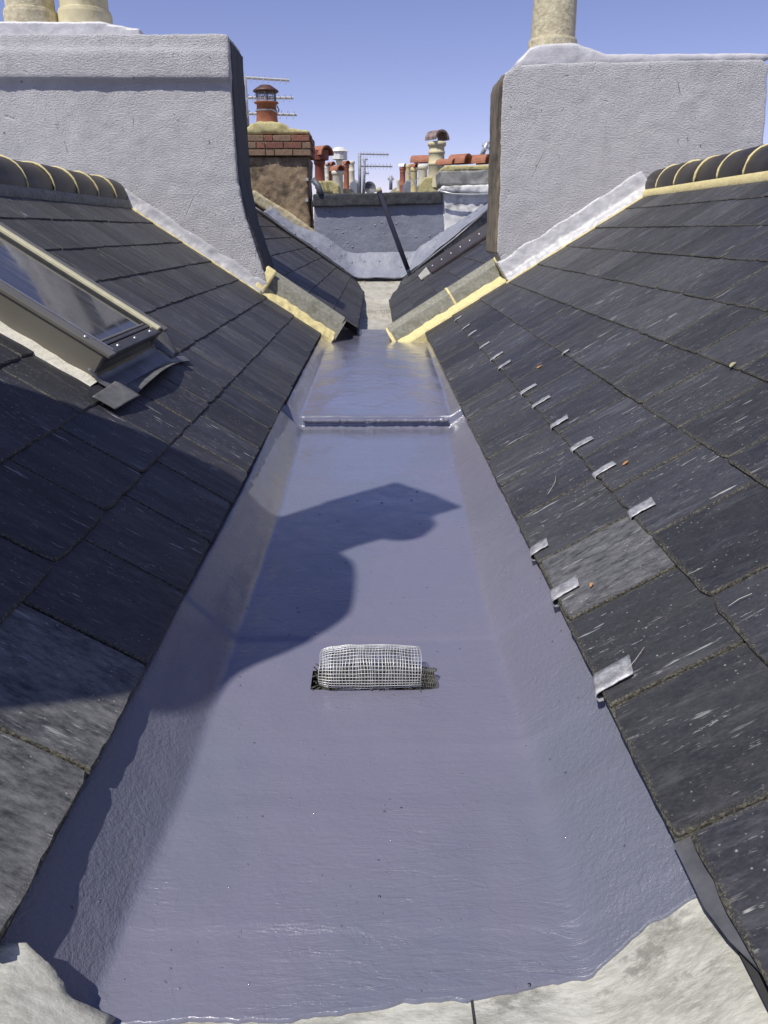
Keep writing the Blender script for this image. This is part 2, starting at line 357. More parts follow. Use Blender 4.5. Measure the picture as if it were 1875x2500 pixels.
# ------------------------------------------------------------------ slates
def slate_mesh(w, seed, L=.44, th=.0065):
    rnd = random.Random(seed); hw = w / 2
    nb = 12; out = []
    c0 = rnd.uniform(.001, .006); c1 = rnd.uniform(.001, .006)
    for i in range(nb + 1):
        x = -hw + w * i / nb; y = rnd.uniform(-.0009, .0009) + .0004 * math.sin(i * .7 + seed)
        if i == 0: y += c0
        if i == nb: y += c1
        if rnd.random() < .08: y += rnd.uniform(.001, .0035)
        out.append((x, y))
    if seed % 5 == 0:
        out[0] = (out[0][0] + .004, .012); out[1] = (out[1][0] - .006, .005)
    for y in (.05, .11, .17): out.append((hw + rnd.uniform(-.0013, .0006), y))
    out.append((hw, L))
    out.append((-hw, L))
    for y in (.17, .11, .05): out.append((-hw + rnd.uniform(-.0006, .0013), y))
    n = len(out); v = []; f = []
    for x, y in out: v.append((x, y, 0))
    for x, y in out: v.append((x, y, th * .55))
    for x, y in out:
        ins = rnd.uniform(.0012, .0042) if y < .03 else .0012
        v.append((x * (1 - ins / hw), y + (ins if y < .03 else 0), th))
    f.append(tuple(range(n))[::-1]); f.append(tuple(range(2*n, 3*n)))
    for k in (0, 1):
        for i in range(n):
            j = (i + 1) % n; f.append((k*n + i, k*n + j, (k+1)*n + j, (k+1)*n + i))
    me = bpy.data.meshes.new('slate'); me.from_pydata(v, [], f); me.update()
    me.materials.append(M['slate']); me.materials.append(M['slate_edge'])
    for i, p in enumerate(me.polygons):
        if i >= 2: p.material_index = 1
    return me
SL = [slate_mesh(W - .0055, k) for k in range(11)]
HALF = [slate_mesh(W * .5 - .0055, 40 + k) for k in range(3)]
def roof_frame(side, o, pitch, tilt):
    """slate local axes: x along the valley, y up the slope, z out of the roof"""
    up = Vector((side * math.cos(pitch), 0, math.sin(pitch))); nn = Vector((-side * math.sin(pitch), 0, math.cos(pitch)))
    xa = up.cross(nn); rot = Matrix((xa, up, nn)).transposed().to_4x4()
    return Matrix.Translation(o) @ rot @ Matrix.Rotation(-tilt, 4, 'X')
def lay(parent, side, ex, ez, pitch, y0, y1, courses, off0, lichen, skip=None, shift=None, pale=None, seed=1, sag=0):
    rnd = random.Random(seed)
    for c in range(courses):
        y = y0 + ((off0 + c * W / 2) % W) - W
        while y < y1:
            s = c * G; yc = y + W / 2
            if yc + W/2 <= y0 + .001 or (skip and skip(c, yc)): y += W; continue
            me = rnd.choice(SL); w_ = W
            if yc + W/2 > y1 + .02:
                if yc > y1 + .02: y += W; continue
                yc = y + W/4; me = rnd.choice(HALF)
            ds = (shift(c, yc) if shift else 0) + rnd.uniform(-.002, .002)
            lift = .0132 + rnd.uniform(-.0006, .0016)
            o = Vector((ex + side * (s + ds) * math.cos(pitch) - side * lift * math.sin(pitch), yc, ez + (s + ds) * math.sin(pitch) + lift * math.cos(pitch)))
            m4 = roof_frame(side, o, pitch, math.atan(.0128/.44)) @ Matrix.Rotation(rnd.uniform(-.004, .004), 4, 'Z') @ Matrix.Rotation(rnd.uniform(-.003, .003), 4, 'Y')
            ob = inst('slate', me, parent, mat4=m4)
            ob['lichen'] = float(lichen if not callable(lichen) else lichen(c, yc)); ob['pale'] = float(pale(c, yc) if pale else 0.0)
            y += W

roofL = empty('slate_roof', label='left slate roof slope holding the roof window, running up to its dark ridge tiles', cat='roof', group='slate slopes beside the coated valley gutter')
roofR = empty('slate_roof', label='right slate roof slope with lead clips hooked over its slates', cat='roof', group='slate slopes beside the coated valley gutter')
YF, YB = -.6, 5.215
for side, par in ((-1, roofL), (1, roofR)):
    n = 7 if side < 0 else 8
    smax = 1.43 if side < 0 else 1.63
    a, b = on_roof(side, .006, YF, -.002), on_roof(side, smax, YF, -.004)
    nn = (b - a).cross(Vector((0, 1, 0))).normalized() * .03
    if nn.z > 0: nn = -nn
    MB().prism([a, b, b + nn, a + nn], (0, YB - YF + .02, 0)).build('roof_deck', M['deck'], par)
    # far slope beyond the ridge
    c = Vector((b.x + side * 2.2, YF, b.z - 1.4))
    MB().prism([b, c, c - Vector((0, 0, .04)), b - Vector((0, 0, .04))], (0, YB - YF, 0)).build('far_slope', M['bluegrey'], par)
def palL(c, y):
    if c == 0 and y < .93: return .8
    if c == 1 and y < .7: return .55
    return .22 if (c <= 1 and y < 1.25) else (.12 if y > 3 else .03)
lay(roofL, -1, EL, EZ, PL, YF, YB, 7, (1.291 - YF) % W, lambda c, y: .35, pale=palL, seed=3, skip=lambda c, y: (2.17 < y < 2.5 and 3 <= c <= 5) or (c == 0 and y < .54))
def palR(c, y):
    if c == 0 and 1.17 < y < 1.42: return .55
    if c == 0 and y < .5: return .7
    return .10 if c < 3 else .16
lay(roofR, 1, ER, EZ, PR, YF, YB, 8, (.92 - YF) % W, lambda c, y: max(.25, min(1.0, 1.5 - y * .42)), pale=palR, seed=5,
    shift=lambda c, y: .017 if (c == 0 and y < .67) else 0)
for side, par, ya in ((-1, roofL, .541), (1, roofR, .672)):
    MB().prism([on_roof(side, -.0005, ya, .0), on_roof(side, -.0005, ya, .0122), on_roof(side, .19, ya, .0065), on_roof(side, .19, ya, .0)], (0, YB - ya, 0)).build('under_slate', M['slate_edge'], par)
# undercourse that shows where the eave slates stop short
a = on_roof(1, -.012, -.5, .001); 
MB().prism([on_roof(1, -.004, .672, .003), on_roof(1, .08, .672, .003), on_roof(1, .08, .40, .003), on_roof(1, .030, .46, .003), on_roof(1, .014, .515, .003), on_roof(1, .003, .55, .003), on_roof(1, -.004, .59, .003)], Vector((-.53, 0, .85)) * .0065).build('under_slate', M['lead_dull'], roofR, label='plain dark strip showing below the set-back eave slate')

# ------------------------------------------------------------------ ridge tiles
def ridge(par, side, xr, zr, y0, y1, step=.31):
    rad = .118
    y = y1; k = 0
    while y > y0:
        mb = MB(); ya = y - step + .006; n = 14; k += 1
        prof = []
        for i in range(n + 1):
            a = R(-12) + (math.pi + R(24)) * i / n
            prof.append((math.cos(a) * rad * (1.0 + .0 * i), math.sin(a) * rad * .96))
        v = []; f = []
        dx = random.uniform(-.004, .004); dz = random.uniform(-.003, .004)
        for yy, sc in ((ya, 1.0), (ya + .012, 1.02), (y - .012, 1.0), (y - .004, .985)):
            for q in (1.0, .87):
                for px, pz in prof: v.append((xr + dx + px * sc * q, yy, zr + dz + pz * sc * q))
        m = n + 1
        for j in range(3):
            for i in range(n):
                a0 = j*2*m + i; f.append((a0, a0+1, a0+1+2*m, a0+2*m)); b0 = a0 + m; f.append((b0, b0+2*m, b0+2*m+1, b0+1))
        for j in (0, 3):
            for i in range(n): a0 = j*2*m + i; f.append((a0, a0+m, a0+m+1, a0+1))
        mb.add(v, f).build('ridge_tile', M['ridge'], par, smooth=True)
        # mortar joint bead
        pts = [(xr + math.cos(R(-12) + (math.pi + R(24)) * i / n) * (rad + .002), y + random.uniform(-.002, .002), zr + math.sin(R(-12) + (math.pi + R(24)) * i / n) * (rad + .001) * .97) for i in range(n + 1)]
        MB().tube(pts, [random.uniform(.004, .008) for _ in pts], 6).build('mortar_joint', M['mortar_y'], par, smooth=True)
        y -= step
    # bedding mortar along the slate side
    b = MB(); n = 90; v = []; f = []
    for i in range(n + 1):
        yy = y0 + (y1 - y0) * i / n; w = noise.noise(Vector((yy * 7, side, 0))) * .006; w2 = noise.noise(Vector((yy * 11, side, 5))) * .006
        v += [(xr - side * (rad + .006 + w2), yy, zr - .012), (xr - side * (rad + .022 + w), yy, zr - .035 + w2), (xr - side * (rad + .016 + w), yy, zr - .085), (xr - side * .05, yy, zr - .085), (xr - side * .05, yy, zr - .0)]
    for i in range(n):
        for k in range(4): f.append((i*5+k, i*5+k+1, i*5+k+6, i*5+k+5))
    b.add(v, f).build('ridge_bedding', M['mortar_y'] if side > 0 else M['concrete'], par, smooth=True)
ridge(roofL, -1, -1.655, .195, YF, 5.26, .31)
ridge(roofR, 1, 1.80, .255, YF, 5.25, .29)

# ------------------------------------------------------------------ valley gutter lining
SOLE_L = [(-1, -.300), (.44, -.300), (.60, -.292), (.90, -.272), (2.0, -.265), (2.95, -.285), (3.0, -.305), (5.9, -.306)]
SOLE_R = [(-1, .226), (1.45, .225), (2.5, .265), (2.95, .285), (3.0, .300), (3.5, .318), (4.7, .335), (5.9, .34)]
def lerp(tab, y):
    for (a, p), (b, q) in zip(tab, tab[1:]):
        if y <= b: return p + (q - p) * max(0, (y - a)) / (b - a)
    return tab[-1][1]
def sm(x): x = min(1, max(0, x)); return x*x*(3-2*x)
def gut_z(x, y):
    sl, sr = lerp(SOLE_L, y), lerp(SOLE_R, y)
    z = -.744 + .003 * (y - .6) / 2.4
    yd = 3.005 + .004 * noise.noise(Vector((x * 18, 1, 1)))
    z += (.038 + .004 * max(0, (y - 3) / 3)) * sm((y - yd) / .020)
    z += .006 * math.exp(-((y - yd - .03) / .016) ** 2) + .010 * math.exp(-((y - yd + .012) / .012) ** 2) * (.6 + .6 * noise.noise(Vector((x * 40, 3, 2))))
    # laps in the lining
    z += .0030 * sm((y - 1.31) / .010) * (1 if x > -9 else 0)
    z -= .0015 * math.exp(-((y - 1.30) / .03) ** 2)
    z += .003 * sm((y - .95) / .05) - .003 * sm((y - .84) / .05)
    z += .0018 * sm((y - .645) / .02)
    def ch(d, slope, r):
        # d>0 beyond the sole edge: smooth turn from flat to slope
        return slope * (math.sqrt(d*d + r*r) + d) / 2
    tl, tr = (1.0 + .18 * (1 - sm((y - .5) / .5))), .80
    rl = .005
    zl = ch(sl - x, tl, rl); zr = ch(x - sr, tr, .012 if y < 1 else .006)
    z += zl + zr
    z = min(z, EZ - .004)
    w = noise.noise(Vector((x * 9, y * 5, 0))) * .0022 + noise.noise(Vector((x * 26, y * 18, 3))) * .0009
    if x < sl: w += noise.noise(Vector((x * 30, y * 9, 8))) * .0022
    return z + w
BND = [(-.375, .56), (-.330, .572), (-.290, .552), (-.252, .551), (-.092, .555), (.093, .575), (.222, .595), (.290, .618), (.345, .620), (.41, .64)]
def bound(x):
    return lerp([(a, b) for a, b in BND], x)
def gutter_mesh(xa, xb, nx, rows, dz=0, front=None, hole=True):
    v = []; f = []; nr = len(rows)
    for j, y in enumerate(rows):
        for i in range(nx + 1):
            x = xa + (xb - xa) * i / nx; yy = y
            if front is not None:
                fb = front(x); yy = fb + (rows[-1] - fb) * (y - rows[0]) / (rows[-1] - rows[0])
            v.append((x, yy, gut_z(x, yy) + dz))
    for j in range(nr - 1):
        for i in range(nx):
            a = j*(nx+1) + i; p = v[a]
            cx_, cy_ = (p[0] + v[a+1][0]) / 2, (p[1] + v[a+nx+1][1]) / 2
            if hole and abs(cx_ + .0055) < .109 and 1.140 < cy_ < 1.198: continue
            f.append((a, a+1, a+nx+2, a+nx+1))
    return v, f
rows = [i / 620 for i in range(621)]
rows = sorted([.57 + (5.87 - .55) * (r ** 1.35) for r in rows] + [2.97 + .1 * i / 40 for i in range(41)])
def front(x):
    return bound(x) + noise.noise(Vector((x * 14, 1, 0))) * .006 + noise.noise(Vector((x * 60, 2, 0))) * .004 + max(0, noise.noise(Vector((x * 190, 4, 0)))) * .003
v, f = gutter_mesh(-.392, .425, 150, rows, 0, front)
gut = MB().add(v, f)
n0 = len(gut.v)
for i in range(151):
    p = gut.v[i]; gut.v.append(Vector((p.x, p.y - .001, p.z - .0055)))
for i in range(150): gut.f.append((i, n0 + i, n0 + i + 1, i + 1))
lining = gut.build('valley_gutter', M['coat'], smooth=True, label='valley gutter lined with shiny blue grey waterproof coating between the slate slopes', cat='gutter')
pts = []; rr = []
for i in range(121):
    x = -.288 + .580 * i / 120; yd = 3.005 + .004 * noise.noise(Vector((x * 18, 1, 1)))
    e_ = max(0, abs(x - .002) - .255) / .04
    pts.append((x, yd - .002 + .003 * noise.noise(Vector((x * 25, 7, 2))), -.7095 + .004 * e_ * e_ + .0015 * noise.noise(Vector((x * 33, 5, 2))))); rr.append(max(.003, .0070 + .0050 * noise.noise(Vector((x * 70, 9, 2))) + .003 * noise.noise(Vector((x * 17, 2, 2)))))
M['coat_wet'] = simple('wet coating', (.15, .15, .20), (.17, .17, .22), 60, .07, .006, 4)
MB().tube(pts, rr, 10).build('drip_bead', M['coat_wet'], lining, smooth=True)
rb_ = random.Random(31); bb = MB()
for i in range(230):
    if i < 150: y = .58 + .9 * rb_.random() ** 1.6; x = rb_.uniform(-.28, .30)
    elif i < 190: x = rb_.uniform(-.28, .28); y = 3.0 + rb_.gauss(-.03, .02)
    else: x = rb_.uniform(-.27, .27); y = rb_.uniform(1.3, 2.9)
    r = rb_.uniform(.0006, .0017) * (1.6 if i >= 150 else 1)
    if abs(x) < .13 and 1.1 < y < 1.26: continue
    bb.lathe([(r * 1.5, -.0004), (r, r * .45), (r * .5, r * .8), (0, r * .9)], (x, y, gut_z(x, y)), 7)
bb.build('trapped_bubbles', M['coat_wet'], lining, smooth=True, kind='stuff')
# outlet under the cage, as parts of the gutter
b = MB(); x0, x1, y0, y1 = -.118, .107, 1.134, 1.204; zt, zb = -.7435, -.80
b.add([(x0,y0,zt),(x1,y0,zt),(x1,y1,zt),(x0,y1,zt),(x0+.004,y0+.003,zb),(x1-.004,y0+.003,zb),(x1-.004,y1-.003,zb),(x0+.004,y1-.003,zb)], [(0,4,5,1),(1,5,6,2),(2,6,7,3),(3,7,4,0),(4,7,6,5)])
b.build('outlet_box', M['sludge'], lining, label='dark slot shaped outlet full of silt')
# lead lining showing at the near end
v, f = gutter_mesh(-.395, .43, 90, [-.35 + (1.05 + .35) * i / 160 for i in range(161)], -.0055, None, False)
v = [(x, y, z + noise.noise(Vector((x*12, y*20, 9))) * .0016) for x, y, z in v]
MB().add(v, f).build('lead_lining', M['lead'], smooth=True, label='pale weathered lead sheet sticking out below the near edge of the blue coating', cat='lead sheet')
MB().box((.096, -.3, -.7505), (.0985, .578, -.7466)).build('sheet_seam', M['rubber'], bpy.data.objects['lead_lining'], label='narrow dark seam running to the near edge')
ctl = [[(-.46, .52, -.66), (-.40, .56, -.652), (-.343, .566, -.652)], [(-.44, .48, -.668), (-.37, .52, -.668), (-.320, .560, -.676)], [(-.40, .44, -.69), (-.34, .48, -.692), (-.300, .545, -.703)], [(-.36, .36, -.720), (-.30, .44, -.726), (-.262, .549, -.7385)]]
n = 18; v = []; f = []
def bil(t_, arr): i = min(int(t_ * (len(arr) - 1)), len(arr) - 2); u = t_ * (len(arr) - 1) - i; return [a + (b_ - a) * u for a, b_ in zip(arr[i], arr[i+1])]
for j in range(n + 1):
    for i in range(n + 1):
        rws = [bil(i / n, r_) for r_ in ctl]; p = bil(j / n, rws)
        v.append((p[0] + (.003 * noise.noise(Vector((j * .6, 0, 1))) if i == n else 0), p[1], p[2] + .004 * noise.noise(Vector((p[0] * 20, p[1] * 20, 3)))))
for j in range(n):
    for i in range(n): a = j*(n+1)+i; f.append((a, a+1, a+n+2, a+n+1))
o_ = MB().add(v, f).build('turned_up_corner', M['lead'], bpy.data.objects['lead_lining'], smooth=True); m_ = o_.modifiers.new('t', 'SOLIDIFY'); m_.thickness = .003


# ------------------------------------------------------------------ wire mesh cage over the outlet
cage = empty('mesh_cage', (-.011, 1.172, -.744), label='rolled cage of bright galvanised wire mesh over the gutter outlet', cat='wire cage')
def cage_pt(u, a, bulge=1.0):
    """u along x in [-1,1], a angle round the arch 0..1"""
    an = R(-25) + R(235) * a
    rx = .043 * bulge; rz = .035
    sag = .004 * math.cos(u * 2.2) + .0035 * noise.noise(Vector((u * 3, a * 3, 1)))
    x = u * .087 + .004 * noise.noise(Vector((u * 5, a * 4, 7)))
    if u < -.8: rx_ = 1 - .12 * ((-.8 - u) / .2)
    else: rx_ = 1
    return Vector((x, -math.cos(an) * rx * rx_, .026 + math.sin(an) * (rz + sag) * rx_))
wl = MB(); wr = MB()
for i in range(35):
    u = -1 + 2 * i / 34; wr.tube([cage_pt(u, k / 22) for k in range(23)], .00058, 4)
for k in range(27):
    a = k / 26; wl.tube([cage_pt(-1 + 2 * i / 24, a) for i in range(25)], .00058, 4)
wr.build('wire_rings', M['wire'], cage, smooth=True, kind='stuff'); wl.build('long_wires', M['wire'], cage, smooth=True, kind='stuff')
inner = MB()
for i in range(30):
    u = -1 + 2 * i / 29; inner.tube([cage_pt(u * .98, k / 16) * .82 + Vector((.003, .002, .002 + .003 * math.sin(i))) for k in range(17)], .0005, 4)
for k in range(20):
    a = k / 19; inner.tube([cage_pt(-1 + 2 * i / 14, a) * .82 + Vector((.002 * math.sin(i * 2 + k), .002, .003)) for i in range(15)], .0005, 4)
inner.build('inner_mesh_turn', M['wire_dark'], cage, smooth=True, kind='stuff')
tail = MB(); rnd = random.Random(4)
def tp(i, k): return Vector((.086 + .028 * i / 9 + .003 * math.sin(k), -.036 + .05 * k / 11 + .004 * noise.noise(Vector((i, k, 0))), .034 - .030 * abs(k - 6) / 6 - .004 * i / 9))
for i in range(10): tail.tube([tp(i, k) for k in range(12)], .0006, 4)
for k in range(12): tail.tube([tp(i, k) for i in range(10)], .0006, 4)
tail.build('crushed_mesh_end', M['wire_dark'], cage, smooth=True, kind='stuff')
lit = MB(); rnd = random.Random(9)
for i in range(420):
    p = Vector((rnd.uniform(-.09, .09), rnd.uniform(-.03, .025), rnd.uniform(-.004, .018))); d = Vector((rnd.uniform(-1, 1), rnd.uniform(-1, 1), rnd.uniform(-.4, .5))).normalized() * rnd.uniform(.006, .018)
    lit.tube([p, p + d], .0012, 4)
lit.build('trapped_debris', M['sludge'], cage, kind='stuff')

# ------------------------------------------------------------------ party wall verges
def verge(side, xlo, xhi, label, cuts):
    e = empty('verge_capping', label=label, cat='verge capping')
    p = PL if side < 0 else PR; ex = EL if side < 0 else ER
    up = Vector((side * math.cos(p), 0, math.sin(p))); nn = Vector((-side * math.sin(p), 0, math.cos(p)))
    base = lambda x: Vector((x, 0, EZ + abs(x - ex) * math.tan(p) * (1 if side * (x - ex) > 0 else -1)))
    L = abs(xhi - xlo) / math.cos(p); o = base(xlo)
    def P(s, y, h): return o + up * s + nn * h + Vector((0, y, 0))
    for a, b in cuts:
        sa, sb = a * L + .003, b * L - .003
        prof = [(5.245, .02), (5.275, .135), (5.34, .168), (5.45, .16), (5.55, .10), (5.56, .0)]
        mb = MB(); mb.prism([P(sa, y, h) for y, h in prof], up * (sb - sa)); mb.build('verge_tile', M['concrete'], e, bevel=.004)
    for a, b in cuts[:-1]:
        MB().prism([P(b * L - .008, y, h + .004) for y, h in [(5.242, .02), (5.272, .135), (5.34, .168), (5.45, .16), (5.55, .1)]] , up * .016).build('mortar_joint', M['mortar_y'], e, bevel=.003)
    # near mortar fillet, uneven
    mb = MB(); n = 60; v = []; f = []
    for i in range(n + 1):
        s = L * i / n; w = noise.noise(Vector((s * 14, side * 3, 0))); w2 = noise.noise(Vector((s * 30, side, 4)))
        v += [P(s, 5.176 + .010 * w, .016), P(s, 5.184 + .012 * w, .028 + .006 * w2), P(s, 5.258 + .006 * w2, .060 + .012 * w), P(s, 5.30, .03), P(s, 5.30, -.14), P(s, 5.18, -.14)]
    for i in range(n):
        for k in range(6): a = i*6 + k; b_ = i*6 + (k+1) % 6; f.append((a, b_, b_+6, a+6))
    f.append(tuple(range(6))); f.append(tuple(n*6 + k for k in range(6)))
    mb.add(v, f).build('mortar_fillet', M['mortar_y'], e, smooth=False)
    # mortar end and flared top where it meets the stack
    q = MB().prism([P(-.012, 5.20, .02), P(-.012, 5.26, .125), P(-.012, 5.34, .155), P(-.012, 5.46, .15), P(-.012, 5.54, .09), P(-.012, 5.545, -.12), P(-.012, 5.18, -.12)], up * .022)
    o_ = q.build('mortar_end', M['mortar_y'] if side > 0 else M['concrete'], e); 
    q = MB().prism([P(L - .02, 5.17, .015), P(L - .02, 5.22, .13), P(L - .02, 5.28, .185), P(L - .02, 5.34, .0)], up * .075)
    q.build('mortar_top', M['mortar_y'], e, bevel=.012)
    # the wall below
    MB().prism([P(-.0, 5.23, -.09), P(L + 1.2, 5.23, -.09), P(L + 1.2, 5.23, -1.6), P(0, 5.23, -1.2)], (0, .31, 0)).build('party_wall', M['render_sand'], e)
    return e
verge(-1, -.292, -.755, 'short weathered verge tile in yellow mortar at the foot of the left silver stack', [(0, 1)])
verge(1, .165, .88, 'pair of weathered verge tiles in yellow mortar at the foot of the right silver stack', [(0, .56), (.56, 1)])

# ------------------------------------------------------------------ the two silver stacks
def stack_poly(px, Y): return [at(x * 1.1302, y * 1.1302, Y) for x, y in px]
SY0, SY1 = 5.2, 5.62
stL = empty('chimney_stack', (-1.7, 5.4, 0), label='left chimney stack in silver grey render with a projecting top band and curved right edge', cat='chimney', group='silver grey painted chimney stacks')
def local(mb, o): 
    loc = Vector(o.location); mb.v = [p - loc for p in mb.v]; return mb
edge = [(483, 72), (492, 84), (498, 170), (501, 210), (507, 300), (514, 395), (532, 475), (556, 545), (577, 612)]
P = stack_poly(edge, SY0)
poly = [P[0]] + P[1:] + [Vector((P[-1].x, SY0, -1.0)), Vector((-3.1, SY0, -1.0)), Vector((-3.1, SY0, 1.07))]
body = local(MB().prism(poly, (0, SY1 - SY0 + .04, 0)), stL)
c0 = at(300 * 1.1302, 176 * 1.1302, SY0).z; ct = at(300 * 1.1302, 108 * 1.1302, SY0).z
body.add(*(lambda m: (m.v, m.f))(local(MB().prism([(-3.1, SY0 - .026, c0 + .006), (-3.1, SY0 - .034, c0 + .016), (-3.1, SY0 - .036, ct - .012), (-3.1, SY0 - .018, ct + .008), (-3.1, SY0 - .012, 1.085), (-3.1, SY1, 1.085), (-3.1, SY1, c0)], (3.1 + P[2].x + .004, 0, 0)), stL)))
ob = body.build('stack_body', M['render'], stL); lumpy(ob, .014, .010, .10, (.004, .03))
# flank turned away from the sun; its shade is put into the dark colour
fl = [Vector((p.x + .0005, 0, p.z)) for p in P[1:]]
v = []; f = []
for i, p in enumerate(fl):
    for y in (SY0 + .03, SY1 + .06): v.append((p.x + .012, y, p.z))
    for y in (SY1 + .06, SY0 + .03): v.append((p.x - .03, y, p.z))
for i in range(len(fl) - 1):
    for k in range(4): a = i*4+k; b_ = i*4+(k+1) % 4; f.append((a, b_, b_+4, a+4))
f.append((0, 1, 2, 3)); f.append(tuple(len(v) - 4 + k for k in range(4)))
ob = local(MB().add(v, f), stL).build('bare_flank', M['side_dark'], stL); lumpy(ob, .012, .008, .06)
# flaunching mound
pl = [at(x * 1.1302, y * 1.1302, 5.4) for x, y in [(-40, 66), (20, 57), (120, 56), (235, 57), (262, 64), (320, 75), (320, 90), (-40, 90)]]
pl[-1].z = pl[-2].z = .98; pl[0].x = pl[-1].x = -3.0
mb = MB().prism([Vector((p.x, 5.24, p.z - .004)) for p in pl], (0, .34, 0))
ob = local(mb, stL).build('flaunching', M['paint_thick'], stL); lumpy(ob, .016, .012, .12)
def pot(par, c, r, h, mat, name='chimney_pot', base=.10, rim=.022, hood=None, wob=0.0, top=True, n=30):
    """tapered clay pot, torus at the foot, rolled rim at the mouth, open top"""
    rt = r * .82
    prof = [(r * .9, 0), (r * 1.03, .002), (r * 1.03, .004), (r * 1.04, base * .8), (r * 1.04, base * .82), (r * 1.0, base * .96), (r * 1.0, base * .97), (r * .93, base), (r * .93, base * 1.01)]
    m = 8
    for i in range(1, m): prof.append((r * .94 + (rt - r * .94) * i / m, base * 1.2 + (h - base * 1.2 - .07) * i / m))
    if top: prof += [(rt, h - .07), (rt + rim, h - .06), (rt + rim * 1.1, h - .02), (rt + rim * .6, h)]
    else: prof += [(rt, h)]
    prof += [(rt - .02, h - .002), (rt - .028, h - .2)]
    return MB().lathe(prof, c, n, wob).build(name, mat, par, smooth=True)
loc = Vector(stL.location)
for px, m in ((80, 'pot_worn'), (211, 'pot_buff')):
    p = at(px, 62, 5.4); pot(stL, p - loc - Vector((0, 0, .05)), .150, .75, M[m], base=.125)
# paint lapped onto the pot feet is left as ring of thick paint
    
stR = empty('chimney_stack', (1.6, 5.4, 0), label='right chimney stack in silver grey render with bare brown left flank and flat top', cat='chimney', group='silver grey painted chimney stacks')
edge = [(1653, 330), (1656, 235), (1661, 138), (1648, 127), (1500, 129), (1340, 134), (1290, 132), (1120, 140), (1090, 158), (1085, 180), (1078, 420), (1073, 545), (1100, 600)]
P = stack_poly(edge, SY0); P[0].z = .3
poly = P + [Vector((P[-1].x, SY0, -1)), Vector((2.37, SY0, -1))]
ob = local(MB().prism(poly, (0, SY1 - SY0, 0)), stR).build('stack_body', M['render'], stR); lumpy(ob, .014, .010, .10, (.004, .03))
fl = [at(x * 1.1302, y * 1.1302, SY0) for x, y in [(1091, 160), (1086, 185), (1078, 420), (1073, 550)]]
v = []; f = []
for i, p in enumerate(fl):
    v += [(p.x - .014, SY0 + .006, p.z + .005), (p.x - .014, SY1 + .01, p.z + .005), (p.x + .03, SY1 + .01, p.z + .005), (p.x + .03, SY0 + .006, p.z + .005)]
for i in range(len(fl) - 1):
    for k in range(4): a = i*4+k; b_ = i*4+(k+1) % 4; f.append((a, b_, b_+4, a+4))
f.append((0, 1, 2, 3)); f.append(tuple(len(v) - 4 + k for k in range(4)))
ob = local(MB().add(v, f), stR).build('bare_flank', M['side_dirt'], stR); lumpy(ob, .012, .010, .07)
pl = [at(x * 1.1302, y * 1.1302, 5.35) for x, y in [(1098, 158), (1112, 138), (1138, 112), (1160, 105), (1225, 102), (1262, 112), (1300, 126), (1640, 124), (1645, 140)]]
mb = MB().prism([Vector((p.x, 5.215, p.z)) for p in pl], (0, .38, 0))
ob = local(mb, stR).build('flaunching', M['paint_thick'], stR); lumpy(ob, .016, .012, .10)
loc = Vector(stR.location); p = at(1348, 118, 5.37)
pot(stR, p - loc - Vector((0, 0, .04)), .142, .80, M['pot_worn'], base=.085)
# thick painted fillets running down the slopes where the stacks meet the slates
def fillet(par, side, s0, s1, mat, w=.10, h=.12):
    loc = Vector(par.location); n = 40; v = []; f = []
    for i in range(n + 1):
        s = s0 + (s1 - s0) * i / n; k = .5 * noise.noise(Vector((s * 8, side, 2))); k2 = noise.noise(Vector((s * 19, side, 6)))
        hh = h * (1 + .25 * k); ww = w * (1 + .14 * k2)
        v += [on_roof(side, s, 5.235, -.03) - loc, on_roof(side, s, 5.2 - ww, -.03) - loc, on_roof(side, s, 5.2 - ww, .020) - loc,
              on_roof(side, s, 5.2 - ww * .40, .020 + hh * .30) - loc, on_roof(side, s, 5.2 - .003, .02 + hh) - loc, on_roof(side, s, 5.235, .02 + hh) - loc]
    for i in range(n):
        for k in range(6): a = i*6+k; b_ = i*6+(k+1) % 6; f.append((a, b_, b_+6, a+6))
    f.append(tuple(range(6))); f.append(tuple(n*6+k for k in range(6)))
    o = MB().add(v, f).build('painted_fillet', mat, par); lumpy(o, .010, .010, .09, (.006, .03))
fillet(stL, -1, .46, 1.50, M['paint_fillet'], .036, .075); fillet(stR, 1, .62, 1.66, M['paint_fillet'], .070, .13)
def yline(par, side, s0, s1, off):
    loc = Vector(par.location); pts = []; rr = []; n = 60
    for i in range(n + 1):
        s = s0 + (s1 - s0) * i / n; pts.append(on_roof(side, s, 5.2 - off + .008 * noise.noise(Vector((s * 12, side, 1))), .017) - loc)
        rr.append(.009 + .007 * noise.noise(Vector((s * 30, side, 3))))
    MB().tube(pts, [max(.003, r) for r in rr], 6).build('mortar_line', M['mortar_y'], par, smooth=True)
yline(stL, -1, .44, 1.40, .055); yline(stR, 1, .60, 1.56, .105)

# ------------------------------------------------------------------ roof window on the left slope
UPL = Vector((-math.cos(PL), 0, math.sin(PL))); NL = Vector((math.sin(PL), 0, math.cos(PL)))
win = empty('roof_window', on_roof(-1, .47, 2.31, 0), label='tilted roof window in olive grey metal cladding on the left slope', cat='roof window')
win.rotation_euler = Matrix((UPL.cross(NL), UPL, NL)).transposed().to_euler()
# local: x = -Y direction or +Y ? (up x normal); y up slope; z out
XA = UPL.cross(NL)   # along the valley
sx = 1 if XA.y > 0 else -1     # sx*local x points away from the camera
def wx(Y): return (Y - 2.31) * sx
def wbox(name, y0, y1, s0, s1, h0, h1, m, bevel=.003, par=win, **k):
    a, b = sorted((wx(y0), wx(y1))); return MB().box((a, s0, h0), (b, s1, h1)).build(name, m, par, bevel=bevel, **k)
Wn, Wf, Sh = 2.03, 2.60, 1.02
